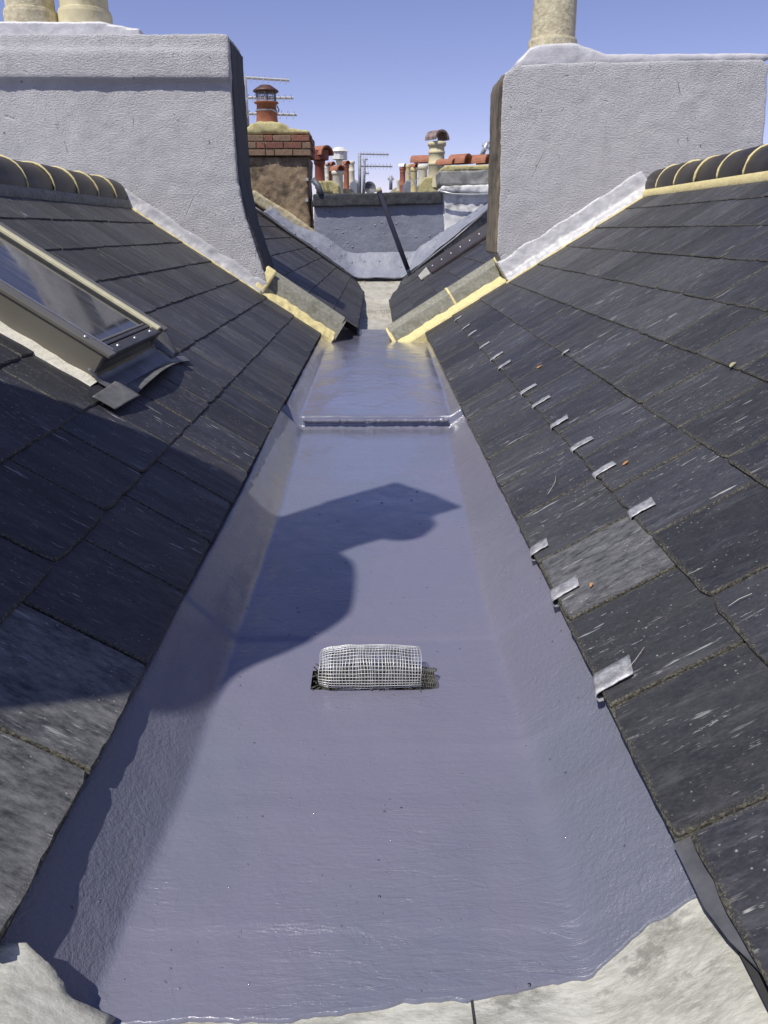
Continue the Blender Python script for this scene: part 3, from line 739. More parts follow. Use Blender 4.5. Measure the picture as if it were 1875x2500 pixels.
# side walls and cladding
wbox('near_cladding', Wn + .006, Wn + .032, .004, Sh, .006, .094, M['clad'])
wbox('far_cladding', Wf - .04, Wf, .0, Sh, .006, .098, M['clad'])
wbox('top_cladding', Wn, Wf, Sh, Sh + .06, .006, .105, M['clad'])
wbox('near_cap_rail', Wn, Wn + .048, -.012, Sh, .094, .106, M['clad'])
wbox('far_cap_rail', Wf - .03, Wf + .004, -.014, Sh, .098, .112, M['clad'])
wbox('far_glazing_bead', Wf - .062, Wf - .032, .0, Sh, .095, .1115, M['clad_cream'])
wbox('far_gasket', Wf - .078, Wf - .066, .03, Sh, .093, .103, M['rubber'])
wbox('near_glazing_bead', Wn + .05, Wn + .056, .0, Sh, .095, .1085, M['steel'], .001)
wbox('bottom_rail', Wn + .05, Wf - .03, -.008, .022, .088, .103, M['clad_dark'])
wbox('bottom_bead', Wn + .058, Wf - .066, .026, .038, .092, .103, M['clad_dark'])
wbox('bottom_bead', Wn + .058, Wf - .066, .042, .050, .092, .101, M['clad'])
wbox('end_cladding', Wn + .008, Wf - .01, .006, .028, .030, .088, M['clad_dark'])
MB().prism([(wx(Wn + .008), .030, .004), (wx(Wn + .008), -.030, .004), (wx(Wn + .008), .0, .040), (wx(Wn + .008), .012, .075), (wx(Wn + .008), .030, .075)], (sx * (Wf - Wn - .02), 0, 0)).build('kick_flashing', M['clad_dark'], win)
wbox('pane', Wn + .056, Wf - .070, .05, Sh, .090, .096, M['glass'], 0)
wbox('reveal', Wn + .06, Wf - .075, .06, Sh - .01, -.14, -.13, M['plaster'], 0)
wbox('reveal_side', Wf - .075, Wf - .05, .03, Sh, -.14, .088, M['plaster'], 0)
for s in (.07, .38, .66, .9): MB().lathe([(0, .0035), (.005, .003), (.006, 0)], (wx(Wn + .024), s, .106), 10).build('screw', M['screw'], win, smooth=True)
for y in (2.15, 2.31, 2.47): MB().lathe([(0, .0045), (.005, .004), (.006, 0)], (wx(y), .008, .103), 10).build('screw', M['screw'], win, smooth=True)
# lead apron below the window, creased and curled
def sheet(name, par, pts, mat, th=.0022, wob=.003, nsub=4, h=.024, fn=None):
    """pts: quad corners in (Y, s); made as a wavy grid above the slates"""
    n = 14; v = []; f = []
    (a, b, c, d) = pts
    for j in range(n + 1):
        for i in range(n + 1):
            u, w = i / n, j / n
            Y = (a[0]*(1-u) + b[0]*u)*(1-w) + (d[0]*(1-u) + c[0]*u)*w; s = (a[1]*(1-u) + b[1]*u)*(1-w) + (d[1]*(1-u) + c[1]*u)*w
            hh = h + wob * noise.noise(Vector((Y * 18, s * 18, 2))) + (fn(u, w) if fn else 0)
            v.append((wx(Y), s - .47, hh))
    for j in range(n):
        for i in range(n): q = j*(n+1)+i; f.append((q, q+1, q+n+2, q+n+1))
    o = MB().add(v, f).build(name, mat, par, smooth=True)
    m = o.modifiers.new('thick', 'SOLIDIFY'); m.thickness = th
    return o
sheet('lead_apron', win, [(2.02, .49), (2.66, .49), (2.60, .385), (2.03, .385)], M['lead_dull'], fn=lambda u, w: .004 + .05 * max(0, .35 - w) * 1)
sheet('lead_apron_flap', win, [(1.90, .425), (2.09, .425), (2.07, .352), (1.91, .365)], M['lead_mid'], h=.026, fn=lambda u, w: .004 + .012 * u)
sheet('lead_apron_curl', win, [(2.06, .405), (2.52, .398), (2.60, .372), (2.08, .365)], M['lead_mid'], h=.027, fn=lambda u, w: .006 + .026 * w * math.sin(3.1 * u))
sheet('corner_flashing', win, [(2.60, .50), (2.72, .49), (2.70, .41), (2.62, .40)], M['lead_mid'], h=.03, fn=lambda u, w: .05 * (1 - w) * u)
sheet('corner_tail', win, [(2.58, .415), (2.74, .385), (2.72, .355), (2.60, .385)], M['lead_dull'], h=.026)
# speckled bedding along its near side
v = []; f = []; n = 60
for i in range(n + 1):
    s = -.012 + 1.03 * i / n; w = .004 * noise.noise(Vector((s * 20, 0, 0)))
    v += [(wx(Wn + .008), s, .004), (wx(Wn + .006), s, .026 + w), (wx(Wn - .042 + w), s, .021), (wx(Wn - .05 + w), s, .004)]
for i in range(n):
    for k in range(3): f.append((i*4+k, i*4+k+1, i*4+k+5, i*4+k+4))
MB().add(v, f).build('bedding_strip', M['foam'], win)

# ------------------------------------------------------------------ lead clips on the right slope (parts of it)
def clip(s, Y, w, l, yaw=0, curl=.0, lift=0):
    th = .0018; up = Vector((math.cos(PR), 0, math.sin(PR))); nn = Vector((-math.sin(PR), 0, math.cos(PR)))
    o = on_roof(1, s, Y, 0); n = 14; v = []; f = []
    h0 = .0225 + lift
    path = []
    for i in range(6): q = i / 5; path.append((l * (1 - q), h0 + .0010 * math.sin(q * 3.1) + curl * (1 - q) ** 2))
    for i in range(1, 6): a = math.pi * .5 * i / 5; path.append((-.007 * math.sin(a), h0 - .007 + .007 * math.cos(a)))
    path.append((-.0060, h0 - .014)); path.append((.001, h0 - .0165))
    for ps, ph in path:
        for k in range(5):
            x = (k / 4 - .5) * w; yy = x * math.cos(yaw) ; ss = ps + x * math.sin(yaw)
            ww = .0022 * noise.noise(Vector((ps * 90, x * 90, Y * 7)))
            v.append(o + up * ss + nn * (ph + ww) + Vector((0, yy, 0)))
    for i in range(len(path) - 1):
        for k in range(4): a = i*5 + k; f.append((a, a+1, a+6, a+5))
    ob = MB().add(v, f).build('lead_clip', M['clip'], roofR, smooth=True)
    m = ob.modifiers.new('thick', 'SOLIDIFY'); m.thickness = th; m.offset = 0
    return ob
rc = random.Random(2)
for s, Y, w, l in [(.205, 4.90, .03, .06), (.205, 4.45, .03, .055), (.205, 4.16, .03, .06), (.205, 3.69, .03, .065), (.205, 3.33, .032, .075), (.205, 3.11, .03, .07),
                   (.205, 2.60, .028, .072), (.205, 2.39, .028, .075), (.205, 2.12, .030, .065), (.205, 1.88, .026, .072), (.205, 1.665, .028, .062), (.205, 1.405, .030, .062),
                   (.0, 1.475, .030, .048), (.0, 1.270, .034, .066), (.0, .975, .044, .062), (.41, 2.77, .024, .03)]:
    clip(s, Y, w * (.95 + .2 * rc.random()), l * (.78 if Y > 1.2 else .92), rc.uniform(-.1, .2), rc.uniform(0, .002))
# small dry leaves, droppings, fibres lying on the slates
def leaf(side, s, Y, r, m, label, rot):
    o = on_roof(side, s, Y, .024); v = [(0, 0, 0)]; n = 10
    for k in range(n):
        a = 2*math.pi*k/n; q = r * (1 + .3 * math.sin(a * 3 + Y)); v.append((q * math.cos(a) * .55, q * math.sin(a), .15 * r * math.cos(a * 2)))
    ob = MB().add(v, [(0, k+1, (k+1) % n + 1) for k in range(n)]).build('leaf', m)
    p = PR if side > 0 else PL
    ob.matrix_world = roof_frame(side, o, p, 0) @ Matrix.Rotation(rot, 4, 'Z'); md = ob.modifiers.new('t', 'SOLIDIFY'); md.thickness = .0008
    return tag(ob, label, 'leaf')
leaf(1, .345, 1.655 - .01, .0, M['leaf'], 'x', 0) if False else None
leaf(1, .271, 1.632, .008, M['leaf'], 'orange brown dry leaf tucked behind a lead clip high on the second slate course', .4)
leaf(1, .068, 1.235, .006, M['leaf'], 'small ochre leaf scrap behind the second nearest eave clip', 1.2)
leaf(1, .315, 2.78, .011, M['leaf'], 'tiny orange leaf alone on a slate below the single upper clip', .2)
leaf(1, .62, 1.83, .012, M['mortar_old'], 'curled pale leaf on a slate far up the right slope', .9)
def fibre(side, pts, r, mat, name, label, cat):
    return tag(MB().tube([on_roof(side, s, y, .0255) for s, y in pts], r, 5).build(name, mat, smooth=True), label, cat)
fibre(1, [(.040, .962), (.052, .970), (.065, .978), (.086, .996)], .0004, M['hair'], 'dry_stalk', 'thin pale stalk curving out from the nearest lead clip', 'stalk')
fibre(1, [(.218, .990), (.236, .9935), (.255, .991)], .0005, M['hair'], 'dry_stalk', 'straight pale stalk lying on a slate at the right edge', 'stalk')
fibre(1, [(.131, 1.769), (.122, 1.738), (.112, 1.722), (.091, 1.693)], .0005, M['hair'], 'dry_stalk', 'hooked pale stalk on an eave slate beyond the clips', 'stalk')

# ------------------------------------------------------------------ the neighbour's valley beyond the party wall
NP = R(33.5)
pA = at(866, 686, 9.75); pB = at(984, 686, 9.75)
nexL, nezL = -.13, pA.z - (abs(pA.x) - .13) * math.tan(NP)
nexR, nezR = .15, pB.z - (pB.x - .15) * math.tan(NP)
nrL = empty('slate_roof', label="neighbour's slate slope behind the left silver stack, partly in its shadow", cat='roof', group='slate slopes beyond the party wall')
nrR = empty('slate_roof', label="neighbour's slate slope behind the right stack, topped by a dark guard strip", cat='roof', group='slate slopes beyond the party wall')
for side, par, ex, ez in ((-1, nrL, nexL, nezL), (1, nrR, nexR, nezR)):
    lay(par, side, ex, ez, NP, 5.62, 9.80, 9, .1, .3, seed=11 + side, pale=lambda c, y: .1)
    a = Vector((ex, 5.6, ez)); b = Vector((ex + side * 1.9 * math.cos(NP), 5.6, ez + 1.9 * math.sin(NP)))
    MB().prism([a, b, b - Vector((0, 0, .05)), a - Vector((0, 0, .05))], (0, 4.3, 0)).build('roof_deck', M['deck'], par)
# neighbour's lead sole with drips
nz = [(5.85, -.792), (7.40, -.765), (7.43, -.735), (8.30, -.705), (8.33, -.665), (8.85, -.64), (8.87, -.615), (9.80, -.565)]
v = []; f = []; ny = 120; nx = 24
for j in range(ny + 1):
    y = 5.85 + (9.8 - 5.85) * j / ny; z = lerp(nz, y)
    for i in range(nx + 1):
        x = -.42 + .84 * i / nx; v.append((x, y, z + .006 * noise.noise(Vector((x * 8, y * 6, 0)))))
for j in range(ny):
    for i in range(nx): a = j*(nx+1)+i; f.append((a, a+1, a+nx+2, a+nx+1))
ng = MB().add(v, f).build('valley_gutter', M['lead_pale'], smooth=True, label="neighbour's narrow pale lead gutter stepping up towards the blue parapet", cat='gutter')
rnd = random.Random(8); lb = MB()
for i in range(260):
    if i < 170: x, y = rnd.uniform(-.16, .16), rnd.gauss(7.55, .09)
    else: x, y = rnd.choice((-1, 1)) * rnd.uniform(.1, .22), rnd.gauss(9.55, .08)
    z = lerp(nz, y) + .008; a = rnd.uniform(0, 6.28); r = rnd.uniform(.005, .012)
    lb.add([(x, y, z), (x + r*math.cos(a), y + r*math.sin(a), z + .004), (x + r*math.cos(a+1.2), y + r*math.sin(a+1.2), z + rnd.uniform(0, .01))], [(0, 1, 2)])
lb.build('leaf_litter', M['moss'], kind='stuff', label="brown leaf litter caught on the steps of the neighbour's lead gutter", cat='leaf litter')
# guard strip with screws on the right slope
def nroof(side, s, Y, h):
    ex, ez = (nexL, nezL) if side < 0 else (nexR, nezR)
    return Vector((ex + side * s * math.cos(NP) - side * h * math.sin(NP), Y, ez + s * math.sin(NP) + h * math.cos(NP)))
def s5(x, y, Y): return at(600 + x / 2.37, 450 + y / 2.37, Y)
def on_n(px, py, side, h=.03):
    """hit of the view ray with the neighbour's slope, h above it"""
    r = at(px, py, 1.0); o = nroof(side, 0, 0, h); nn = nroof(side, 0, 0, 1) - nroof(side, 0, 0, 0)
    return r * (o.dot(nn) / r.dot(nn))
gd = empty('guard_strip', label='dark brown screwed guard strip lying up the far right slate slope', cat='guard strip')
q = [on_n(600 + x / 2.37, 450 + y / 2.37, 1, .05) for x, y in [(1045, 462), (1072, 505), (1440, 262), (1440, 195)]]
nn = nroof(1, 0, 0, 1) - nroof(1, 0, 0, 0)
MB().prism(q, nn * -.05).build('strip_body', M['guard'], gd, bevel=.012)
for i in range(7):
    p = (q[0]*.4 + q[1]*.6).lerp(q[2]*.55 + q[3]*.45, (i + .4) / 7)
    MB().lathe([(0, .012), (.010, .01), (.014, 0)], p, 8).build('screw', M['screw'], gd)
q = [on_n(600 + x / 2.37, 450 + y / 2.37, 1, .035) for x, y in [(998, 528), (1012, 550), (1066, 512), (1044, 478)]]
tag(MB().prism(q, nn * -.01).build('lead_patch', M['lead'], None), 'small pale lead patch at the lower end of the dark guard strip', 'lead patch')

# ------------------------------------------------------------------ end parapet, coated blue
par = empty('parapet_wall', (0, 10, -.6), label='low parapet across the far end coated in speckled blue grey, under a dark coping', cat='wall')
loc = Vector(par.location)
t = NT('speckled blue grey coating'); w = t.world(); n = t.noise(w, 5, 5); vx = t.vor(w, 11)
c = t.mix(t.rng(n, .35, .65), (.20, .215, .265), (.25, .265, .315)); dk = t.math('MULTIPLY', t.rng(vx, .05, .12, 1, 0), t.rng(t.noise(w, 30, 2), .45, .5))
c = t.mix(t.math('MULTIPLY', dk, .8), c, (.55, .56, .6))
n2 = t.noise(w, 14, 4); h = t.math('ADD', t.math('MULTIPLY', n2, .5), t.rng(vx, .04, .16, 1, 0))
M['coat_far'] = t.fin(c, .55, t.bump(h, .02, .9))
WY = 10.0
wp = [at(x, y, WY) for x, y in [(767, 492), (1083, 488)]]
body = MB().prism([wp[0], wp[1], Vector((wp[1].x + .02, WY, -.2)), Vector((.75, WY, -1.4)), Vector((-.75, WY, -1.4)), Vector((wp[0].x - .02, WY, -.2))], (0, .28, 0))
local(body, par).build('coated_wall', M['coat_far'], par)
cp = [at(x, y, WY - .06) for x, y in [(763, 506), (764, 474), (1078, 467), (1080, 498)]]
ob = local(MB().prism(cp, (0, .40, 0)), par).build('coping', M['coping'], par); lumpy(ob, .014, .012, .08)
# apron dressed down over the slates: V-shaped skirt
outer = [(640, 520), (700, 566), (770, 615), (866, 686), (984, 686), (1050, 632), (1120, 574), (1200, 512)]
inner_ = [(660, 505), (722, 550), (790, 580), (849, 622), (1013, 619), (1079, 574), (1125, 545), (1205, 490)]
O = [at(x, y, 9.70) for x, y in outer]; I = [at(x, y, 9.975) for x, y in inner_]
v = []; f = []; seg = 8; mseg = 6
for k in range(len(O) - 1):
    for i in range(seg + (k == len(O) - 2)):
        u = i / seg
        for j in range(mseg + 1):
            w_ = j / mseg; p = O[k].lerp(O[k+1], u).lerp(I[k].lerp(I[k+1], u), w_)
            p.z += .02 + .018 * noise.noise(p * 9) - .04 * math.sin(w_ * 3.14); v.append(p)
rowsn = len(v) // (mseg + 1)
for i in range(rowsn - 1):
    for j in range(mseg): a = i*(mseg+1) + j; f.append((a, a+1, a+mseg+2, a+mseg+1))
ob = local(MB().add(v, f), par).build('dressed_apron', M['coat_far'], par, smooth=True); m_ = ob.modifiers.new('t', 'SOLIDIFY'); m_.thickness = .03
m_ = ob.modifiers.new('s', 'SUBSURF'); m_.levels = m_.render_levels = 1
d = ob.modifiers.new('l', 'DISPLACE'); tx = bpy.data.textures.new('dab', 'CLOUDS'); tx.noise_scale = .05; d.texture = tx; d.strength = .028; d.texture_coords = 'GLOBAL'
# dressed lead/paint edges where the verges meet the end stacks
for pts, m in (([(600, 492), (642, 520), (700, 563), (772, 612), (866, 683)], 'lead_light'), ([(985, 683), (1050, 630), (1110, 583), (1200, 505)], 'lead_light')):
    P3 = [at(x, y, 9.66) for x, y in pts]
    local(MB().tube(P3, [.015] * len(P3), 8), par).build('lead_edge', M['lead_dull'], par, smooth=True)
# thin matte rod added in place of the diagonal shadow on the parapet
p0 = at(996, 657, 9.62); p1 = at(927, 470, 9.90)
shadow_rod = empty('leaning_pole', p0, label='thin dark pole with a pale tip leaning over the coping of the blue parapet', cat='pole')
MB().tube([Vector((0, 0, 0)), (p1 - p0) * .5, (p1 - p0)], [.026, .026, .028], 12).build('shaft', M['black_pole'], shadow_rod, smooth=True)
d_ = (p1 - p0).normalized(); MB().tube([(p1 - p0), (p1 - p0) + d_ * .05], [.034, .034], 12).build('tip', M['mortar_old'], shadow_rod, smooth=True)

# ------------------------------------------------------------------ far left end stack: brick head over peeling brown render
fs = empty('chimney_stack', zz(270, 700, 10.3), label='brown rendered chimney with a red brick head and a single caged terracotta pot', cat='chimney')
loc = Vector(fs.location)
F0 = 10.0
pl = [zz(x, y, F0) for x, y in [(-160, 592), (478, 592), (474, 800), (488, 1050), (480, 1090), (300, 960), (120, 830), (-160, 640)]]
bl = [Vector((zz(-160, 592, F0).x, F0, zz(0, 592, F0).z)), zz(445, 592, F0), zz(440, 800, F0), zz(458, 1060, F0), Vector((zz(458, 1060, F0).x, F0, -.5)), Vector((zz(-160, 592, F0).x, F0, -.5))]
ob = local(MB().prism(bl, (0, .62, 0)), fs).build('rendered_shaft', M['render_brown'], fs); lumpy(ob, .022, .03, .12, (.012, .04))
zt_, zb_ = zz(0, 455, F0 - .05).z, zz(0, 590, F0 - .05).z; xl, xr_ = zz(-160, 500, F0).x, zz(458, 500, F0).x
mb = MB().box((xl, F0 - .03, zb_ + .01), (xr_ - .02, F0 + .60, zt_ - .01)); local(mb, fs).build('mortar_core', M['mortar_old'], fs)
bh = (zt_ - zb_) / 3; rb = random.Random(5)
for r_ in range(3):
    z = zb_ + bh * r_; x = xr_ + (.0 if r_ < 2 else -.012); lens = [.215, .215, .105] if r_ != 1 else [.105, .215, .215]; k = 0
    while x > xl:
        l = lens[k % 3]; k += 1
        o = local(MB().box((x - l + .006, F0 - .055 + rb.uniform(-.006, .006), z + .006), (x - .004, F0 + .06, z + bh - .006)), fs).build('brick', rb.choice(M['brick']), fs, bevel=.006)
        x -= l
    for yy in (.06, .175, .395):   # return side
        l = .105 if yy == .06 else .215
        local(MB().box((xr_ - .10, F0 + yy + .004, z + .006), (xr_ + rb.uniform(-.004, .004), F0 + yy + l - .004, z + bh - .006)), fs).build('brick', rb.choice(M['brick']), fs, bevel=.006)
pl = [zz(x, y, F0 + .1) for x, y in [(-160, 420), (50, 432), (90, 395), (150, 382), (250, 382), (310, 402), (335, 428), (430, 430), (455, 450), (455, 462), (-160, 462)]]
ob = local(MB().prism([Vector((p.x, F0 - .03, p.z)) for p in pl], (0, .6, 0)), fs).build('flaunching', M['lichen'], fs); lumpy(ob, .02, .03, .1)
# sandy fillet down the slope
pl = [zz(x, y, F0 - .08) for x, y in [(100, 800), (190, 860), (330, 945), (486, 1060), (480, 1095), (310, 1010), (160, 925), (60, 850)]]
ob = local(MB().prism(pl, (0, .14, 0)), fs).build('mortar_fillet', M['render_sand'], fs); lumpy(ob, .016, .02, .07)
pc = zz(185, 385, 10.25); loc_p = pc - loc
r_ = (zz(252, 385, 10.25).x - zz(117, 385, 10.25).x) / 2
hpot = zz(185, 255, 10.25).z - pc.z
MB().lathe([(r_ * 1.02, -.05), (r_, 0), (r_ * .88, hpot * .9), (r_ * 1.02, hpot * .92), (r_ * 1.14, hpot * .97), (r_ * 1.1, hpot), (r_ * .8, hpot), (r_ * .7, hpot - .2)], loc_p, 28).build('chimney_pot', M['pot_red'], fs, smooth=True)
cw = MB(); hc = zz(185, 200, 10.25).z - pc.z; pt_ = MB()
cap = MB().lathe([(0, hc + .095), (r_ * .5, hc + .085), (r_ * 1.12, hc + .035), (r_ * 1.18, hc + .02), (r_ * 1.1, hc + .012), (0, hc + .05)], loc_p, 24).build('cowl_cap', M['cowl_brown'], fs, smooth=True)
for k in range(28):
    a = 2*math.pi*k/28; cw.tube([loc_p + Vector((r_*.85*math.cos(a), r_*.85*math.sin(a), hpot)), loc_p + Vector((r_*.85*math.cos(a), r_*.85*math.sin(a), hc + .04))], .004 if k % 7 else .012, 5)
for z in (.25, .5, .75): cw.lathe([(r_*.86, hpot + (hc - hpot) * z), (r_*.88, hpot + (hc - hpot) * z + .006)], loc_p, 20)
cw.build('cowl_cage', M['alu_far'], fs)
cw = MB(); cw.lathe([(r_ * .97, hpot * .55), (r_ * .99, hpot * .62)], loc_p, 24); cw.tube([loc_p + Vector((r_*.5, -r_*.9, hpot*.6)), loc_p + Vector((r_*1.05, -r_*.5, hpot*.45)), loc_p + Vector((r_*1.15, -r_*.1, hpot*.62)), loc_p + Vector((r_*.95, 0, hpot*.85))], .008, 6)
cw.build('strap_clamp', M['alu_far'], fs)
# small bolts and pipe beside the shaft
local(MB().tube([zz(468, 735, F0 + .0), zz(500, 770, F0 - .02), zz(520, 828, F0 - .06)], .035, 10), fs).build('drain_pipe', M['dish'], fs, smooth=True)
for x, y in ((432, 735), (432, 865)): local(MB().box(zz(x - 8, y + 8, F0 - .06), zz(x + 10, y - 8, F0 + .02)), fs).build('bracket', M['alu'], fs)

# aerials
def aerial(label, base, top, booms, m, r=.02, Y=10.6, el=.10):
    e = empty('tv_aerial', zz(*base, Y), label=label, cat='tv aerial'); o = Vector(e.location)
    MB().tube([Vector((0, 0, 0)), zz(*top, Y) - o], r, 8).build('mast', m, e, smooth=True)
    for (x0, y0, x1, y1, ne) in booms:
        a, b_ = zz(x0, y0, Y) - o, zz(x1, y1, Y) - o
        bo = MB().tube([a, b_], r * .45, 6).build('boom', m, e)
        dmb = MB()
        for i in range(ne):
            p = a.lerp(b_, (i + .5) / ne); dmb.tube([p + Vector((0, -el, -el * .5)), p + Vector((0, el, el * .5))], r * .13, 5)
        dmb.build('dipoles', m, e)
    return e
aerial('tall silver aerial mast with three long booms behind the brick headed chimney', (60, 440), (38, 95), [(38, 100, 322, 118, 8), (45, 226, 348, 228, 8), (48, 325, 370, 333, 8)], M['alu'], .035, 11.0, .12)
aerial('grey aerial with one long boom standing behind the middle of the parapet', (762, 840), (760, 572), [(755, 576, 942, 580, 9), (755, 652, 965, 655, 9)], M['alu_far'], .028, 14)
aerial('small looped aerial in front of a mast near the satellite dish', (785, 840), (790, 606), [(778, 610, 812, 610, 3), (778, 655, 860, 652, 4), (780, 697, 820, 697, 3)], M['alu_far'], .03, 17)
aerial('tiny distant aerial low in the gap right of the dish', (955, 800), (955, 712), [(935, 732, 975, 732, 4)], M['alu_far'], .04, 20)
aerial('short white aerial behind the right stack flank', (1520, 590), (1560, 498), [(1524, 522, 1575, 548, 4)], M['alu'], .03, 11.6)
# satellite dish
e = empty('satellite_dish', zz(822, 790, 13), label='dark grey satellite dish in front of the distant masts', cat='satellite dish')
r_ = (zz(861, 790, 13).x - zz(785, 790, 13).x) / 2
ob = MB().lathe([(0, -.05), (r_*.4, -.04), (r_*.75, -.015), (r_, .02), (r_*1.01, .03), (r_*.99, .032), (r_*.7, .0), (0, -.03)], (0, 0, 0), 28).build('reflector', M['dish'], e, smooth=True); ob.rotation_euler = (R(72), 0, R(12))
MB().tube([(0, .05, 0), (0, .12, -.1), (0, .12, -.45)], .02, 8).build('mount', M['dish'], e); MB().tube([(0, -.05, -r_*.9), (.1, -.3, -.05)], .01, 6).build('feed_arm', M['alu_far'], e)

# ------------------------------------------------------------------ distant pots
def hood(par, c, r, L, mat, yaw=0.0, name='hood_tile'):
    """half-round clay hood lying across the mouth"""
    v = []; f = []; n = 12
    for y in (-L/2, L/2):
        for q in (1, .8):
            for i in range(n + 1): a = math.pi * i / n; v.append((math.cos(a) * r * q, y, math.sin(a) * r * q))
    m = n + 1
    for i in range(n): f += [(i, i+1, i+1+2*m, i+2*m), (m+i, m+i+2*m, m+i+1+2*m, m+i+1), (i, i+m, i+m+1, i+1), (2*m+i, 2*m+i+1, 3*m+i+1, 3*m+i)]
    f += [(0, 2*m, 3*m, m), (n, m+n, 3*m+n, 2*m+n)]
    o = MB().add(v, f).build(name, mat, par, smooth=False); o.location = c; o.rotation_euler = (0, 0, yaw); return o
def far_pot(par, x0, x1, ybot, ytop, Y, mat, bands=(), hood_=None, hx=None, rim=True, label=None):
    o = Vector(par.location); b = zz((x0 + x1) / 2, ybot, Y) - o; t_ = zz((x0 + x1) / 2, ytop, Y) - o
    r = (zz(x1, ybot, Y).x - zz(x0, ybot, Y).x) / 2; h = t_.z - b.z
    pr = [(r * 1.02, -.1), (r, 0)]
    for z in sorted(bands): pr += [(r * (1 - .06 * z), h * z - .02), (r * (1.07 - .06 * z), h * z - .012), (r * (1.07 - .06 * z), h * z + .012), (r * (1 - .06 * z), h * z + .02)]
    pr += [(r * .93, h - .07)]
    pr += ([(r * 1.12, h - .055), (r * 1.14, h - .01), (r * 1.0, h)] if rim else [(r * .93, h)]) + [(r * .8, h), (r * .72, h - .25)]
    p = MB().lathe(pr, b, 22).build('chimney_pot', mat, par, smooth=True)
    if label: p['label'] = label
    if hood_: hood(par, b + Vector((hx[0] * r if hx else 0, 0, h)), r * (hx[1] if hx else .95), r * (hx[2] if hx else 2.4), hood_, hx[3] if hx and len(hx) > 3 else .5)
    return p
def far_stack(name_lbl, Y, poly, mat, depth=.6, cat='chimney', group=None):
    c = poly[0]; e = empty('chimney_stack', zz(*c, Y), label=name_lbl, cat=cat, group=group); o = Vector(e.location)
    P = [zz(x, y, Y) - o for x, y in poly]; zmin = min(p.z for p in P)
    mb = MB().prism(P, (0, depth, 0)).build('stack_body', mat, e, bevel=.02)
    xs = [p.x for p in P]
    MB().box((min(xs) + .02, .02, -3.5 - o.z), (max(xs) - .02, depth - .02, zmin + .02)).build('shaft_below', M['render_sand'], e)
    return e
s = far_stack('yellow mortar topped stack with a dark red hooded pot just left of the parapet', 11.6, [(488, 830), (488, 745), (590, 742), (632, 770), (634, 832)], M['lichen'])
far_pot(s, 482, 545, 745, 612, 11.8, M['pot_dark_red'], (.85,)); o_ = Vector(s.location)
hood(s, zz(523, 586, 11.8) - o_, .125, .24, M['tile_red'], .85)
MB().lathe([(.12, 0), (.13, .12)], zz(514, 615, 11.8) - o_, 16).build('pot_neck', M['pot_dark_red'], s)
s = far_stack('crowded distant stack of red and cream pots behind the left end of the parapet', 15, [(545, 832), (545, 800), (640, 790), (720, 795), (722, 835)], M['render_sand'], 1.2)
far_pot(s, 592, 660, 820, 682, 14.9, M['pot_cream'], (.95,), M['tile_red'], (0, .95, 2.6, .6))
far_pot(s, 547, 572, 800, 650, 15.4, M['pot_cream'], (.3, .55, .8), M['tile_scuffed'], (0, 1.2, 3, .9))
far_pot(s, 566, 600, 800, 645, 15.5, M['pot_red'], (.9,), M['tile_red'], (.2, 1.1, 2.6, .8))
far_pot(s, 662, 696, 790, 640, 15.6, M['pot_red'], (.85,), M['tile_red'], (-.1, 1.15, 2.6, .7))
s = far_stack('pale distant stack with a tall cream pot and a caged white pot', 18.5, [(600, 840), (600, 745), (745, 735), (748, 840)], M['render_white'], 1)
far_pot(s, 694, 730, 745, 620, 18.5, M['pot_cream'], (.5,)); far_pot(s, 618, 655, 745, 612, 18.7, M['pot_cream'])
o_ = Vector(s.location); MB().lathe([(.17, 0), (.17, .16), (.2, .16), (.12, .24), (0, .26)], zz(636, 612, 18.7) - o_, 12).build('cowl', M['render_white'], s)
s = far_stack('blue grey gabled dormer between the pots and the aerials', 16.5, [(700, 838), (700, 755), (725, 738), (748, 760), (750, 838)], M['bluegrey'], 1, cat='dormer')
# right-hand groups
s = far_stack('distant stack at the right with a white hooded terracotta pot', 17, [(985, 838), (985, 800), (1060, 792), (1062, 838)], M['render_sand'], 1)
far_pot(s, 1010, 1046, 800, 658, 17, M['pot_red'], (.2, .8), M['render_white'], (-.1, 1.15, 2.4, 1.0))
far_pot(s, 991, 1010, 815, 735, 17.5, M['pot_cream'])
s = far_stack('blue grey box stack carrying two yellow pots', 14.2, [(1035, 832), (1038, 762), (1052, 740), (1110, 742), (1112, 832)], M['bluegrey'], .8)
far_pot(s, 1048, 1078, 790, 640, 14.9, M['pot_yellow'], (.95,)); far_pot(s, 1078, 1119, 810, 660, 14.0, M['pot_yellow'], (.93,), M['tile_red'], (0, 1.0, 2.4, .7))
s = far_stack('lichened yellow stack base carrying the tall banded buff pot', 12.2, [(1130, 832), (1132, 765), (1165, 722), (1258, 712), (1280, 700), (1282, 832)], M['lichen'], .6)
far_pot(s, 1187, 1287, 740, 500, 12.3, M['pot_buff'], (.42, .72), None, None)
o_ = Vector(s.location); hood(s, zz(1243, 492, 12.3) - o_, .135, .24, M['tile_scuffed'], .6)
far_pot(s, 1124, 1182, 775, 645, 12.9, M['pot_cream'], (.96,))
hood(s, zz(1152, 632, 13.2) - o_, .11, .34, M['tile_red'], 1.2)
w = MB(); 
for a, b_ in (((1060, 690), (1120, 790)), ((1095, 730), (1130, 800)), ((1080, 780), (1128, 725))): w.tube([zz(*a, 12) - o_, zz(*b_, 12) - o_], .006, 5)
w.build('stay_wires', M['alu'], s)
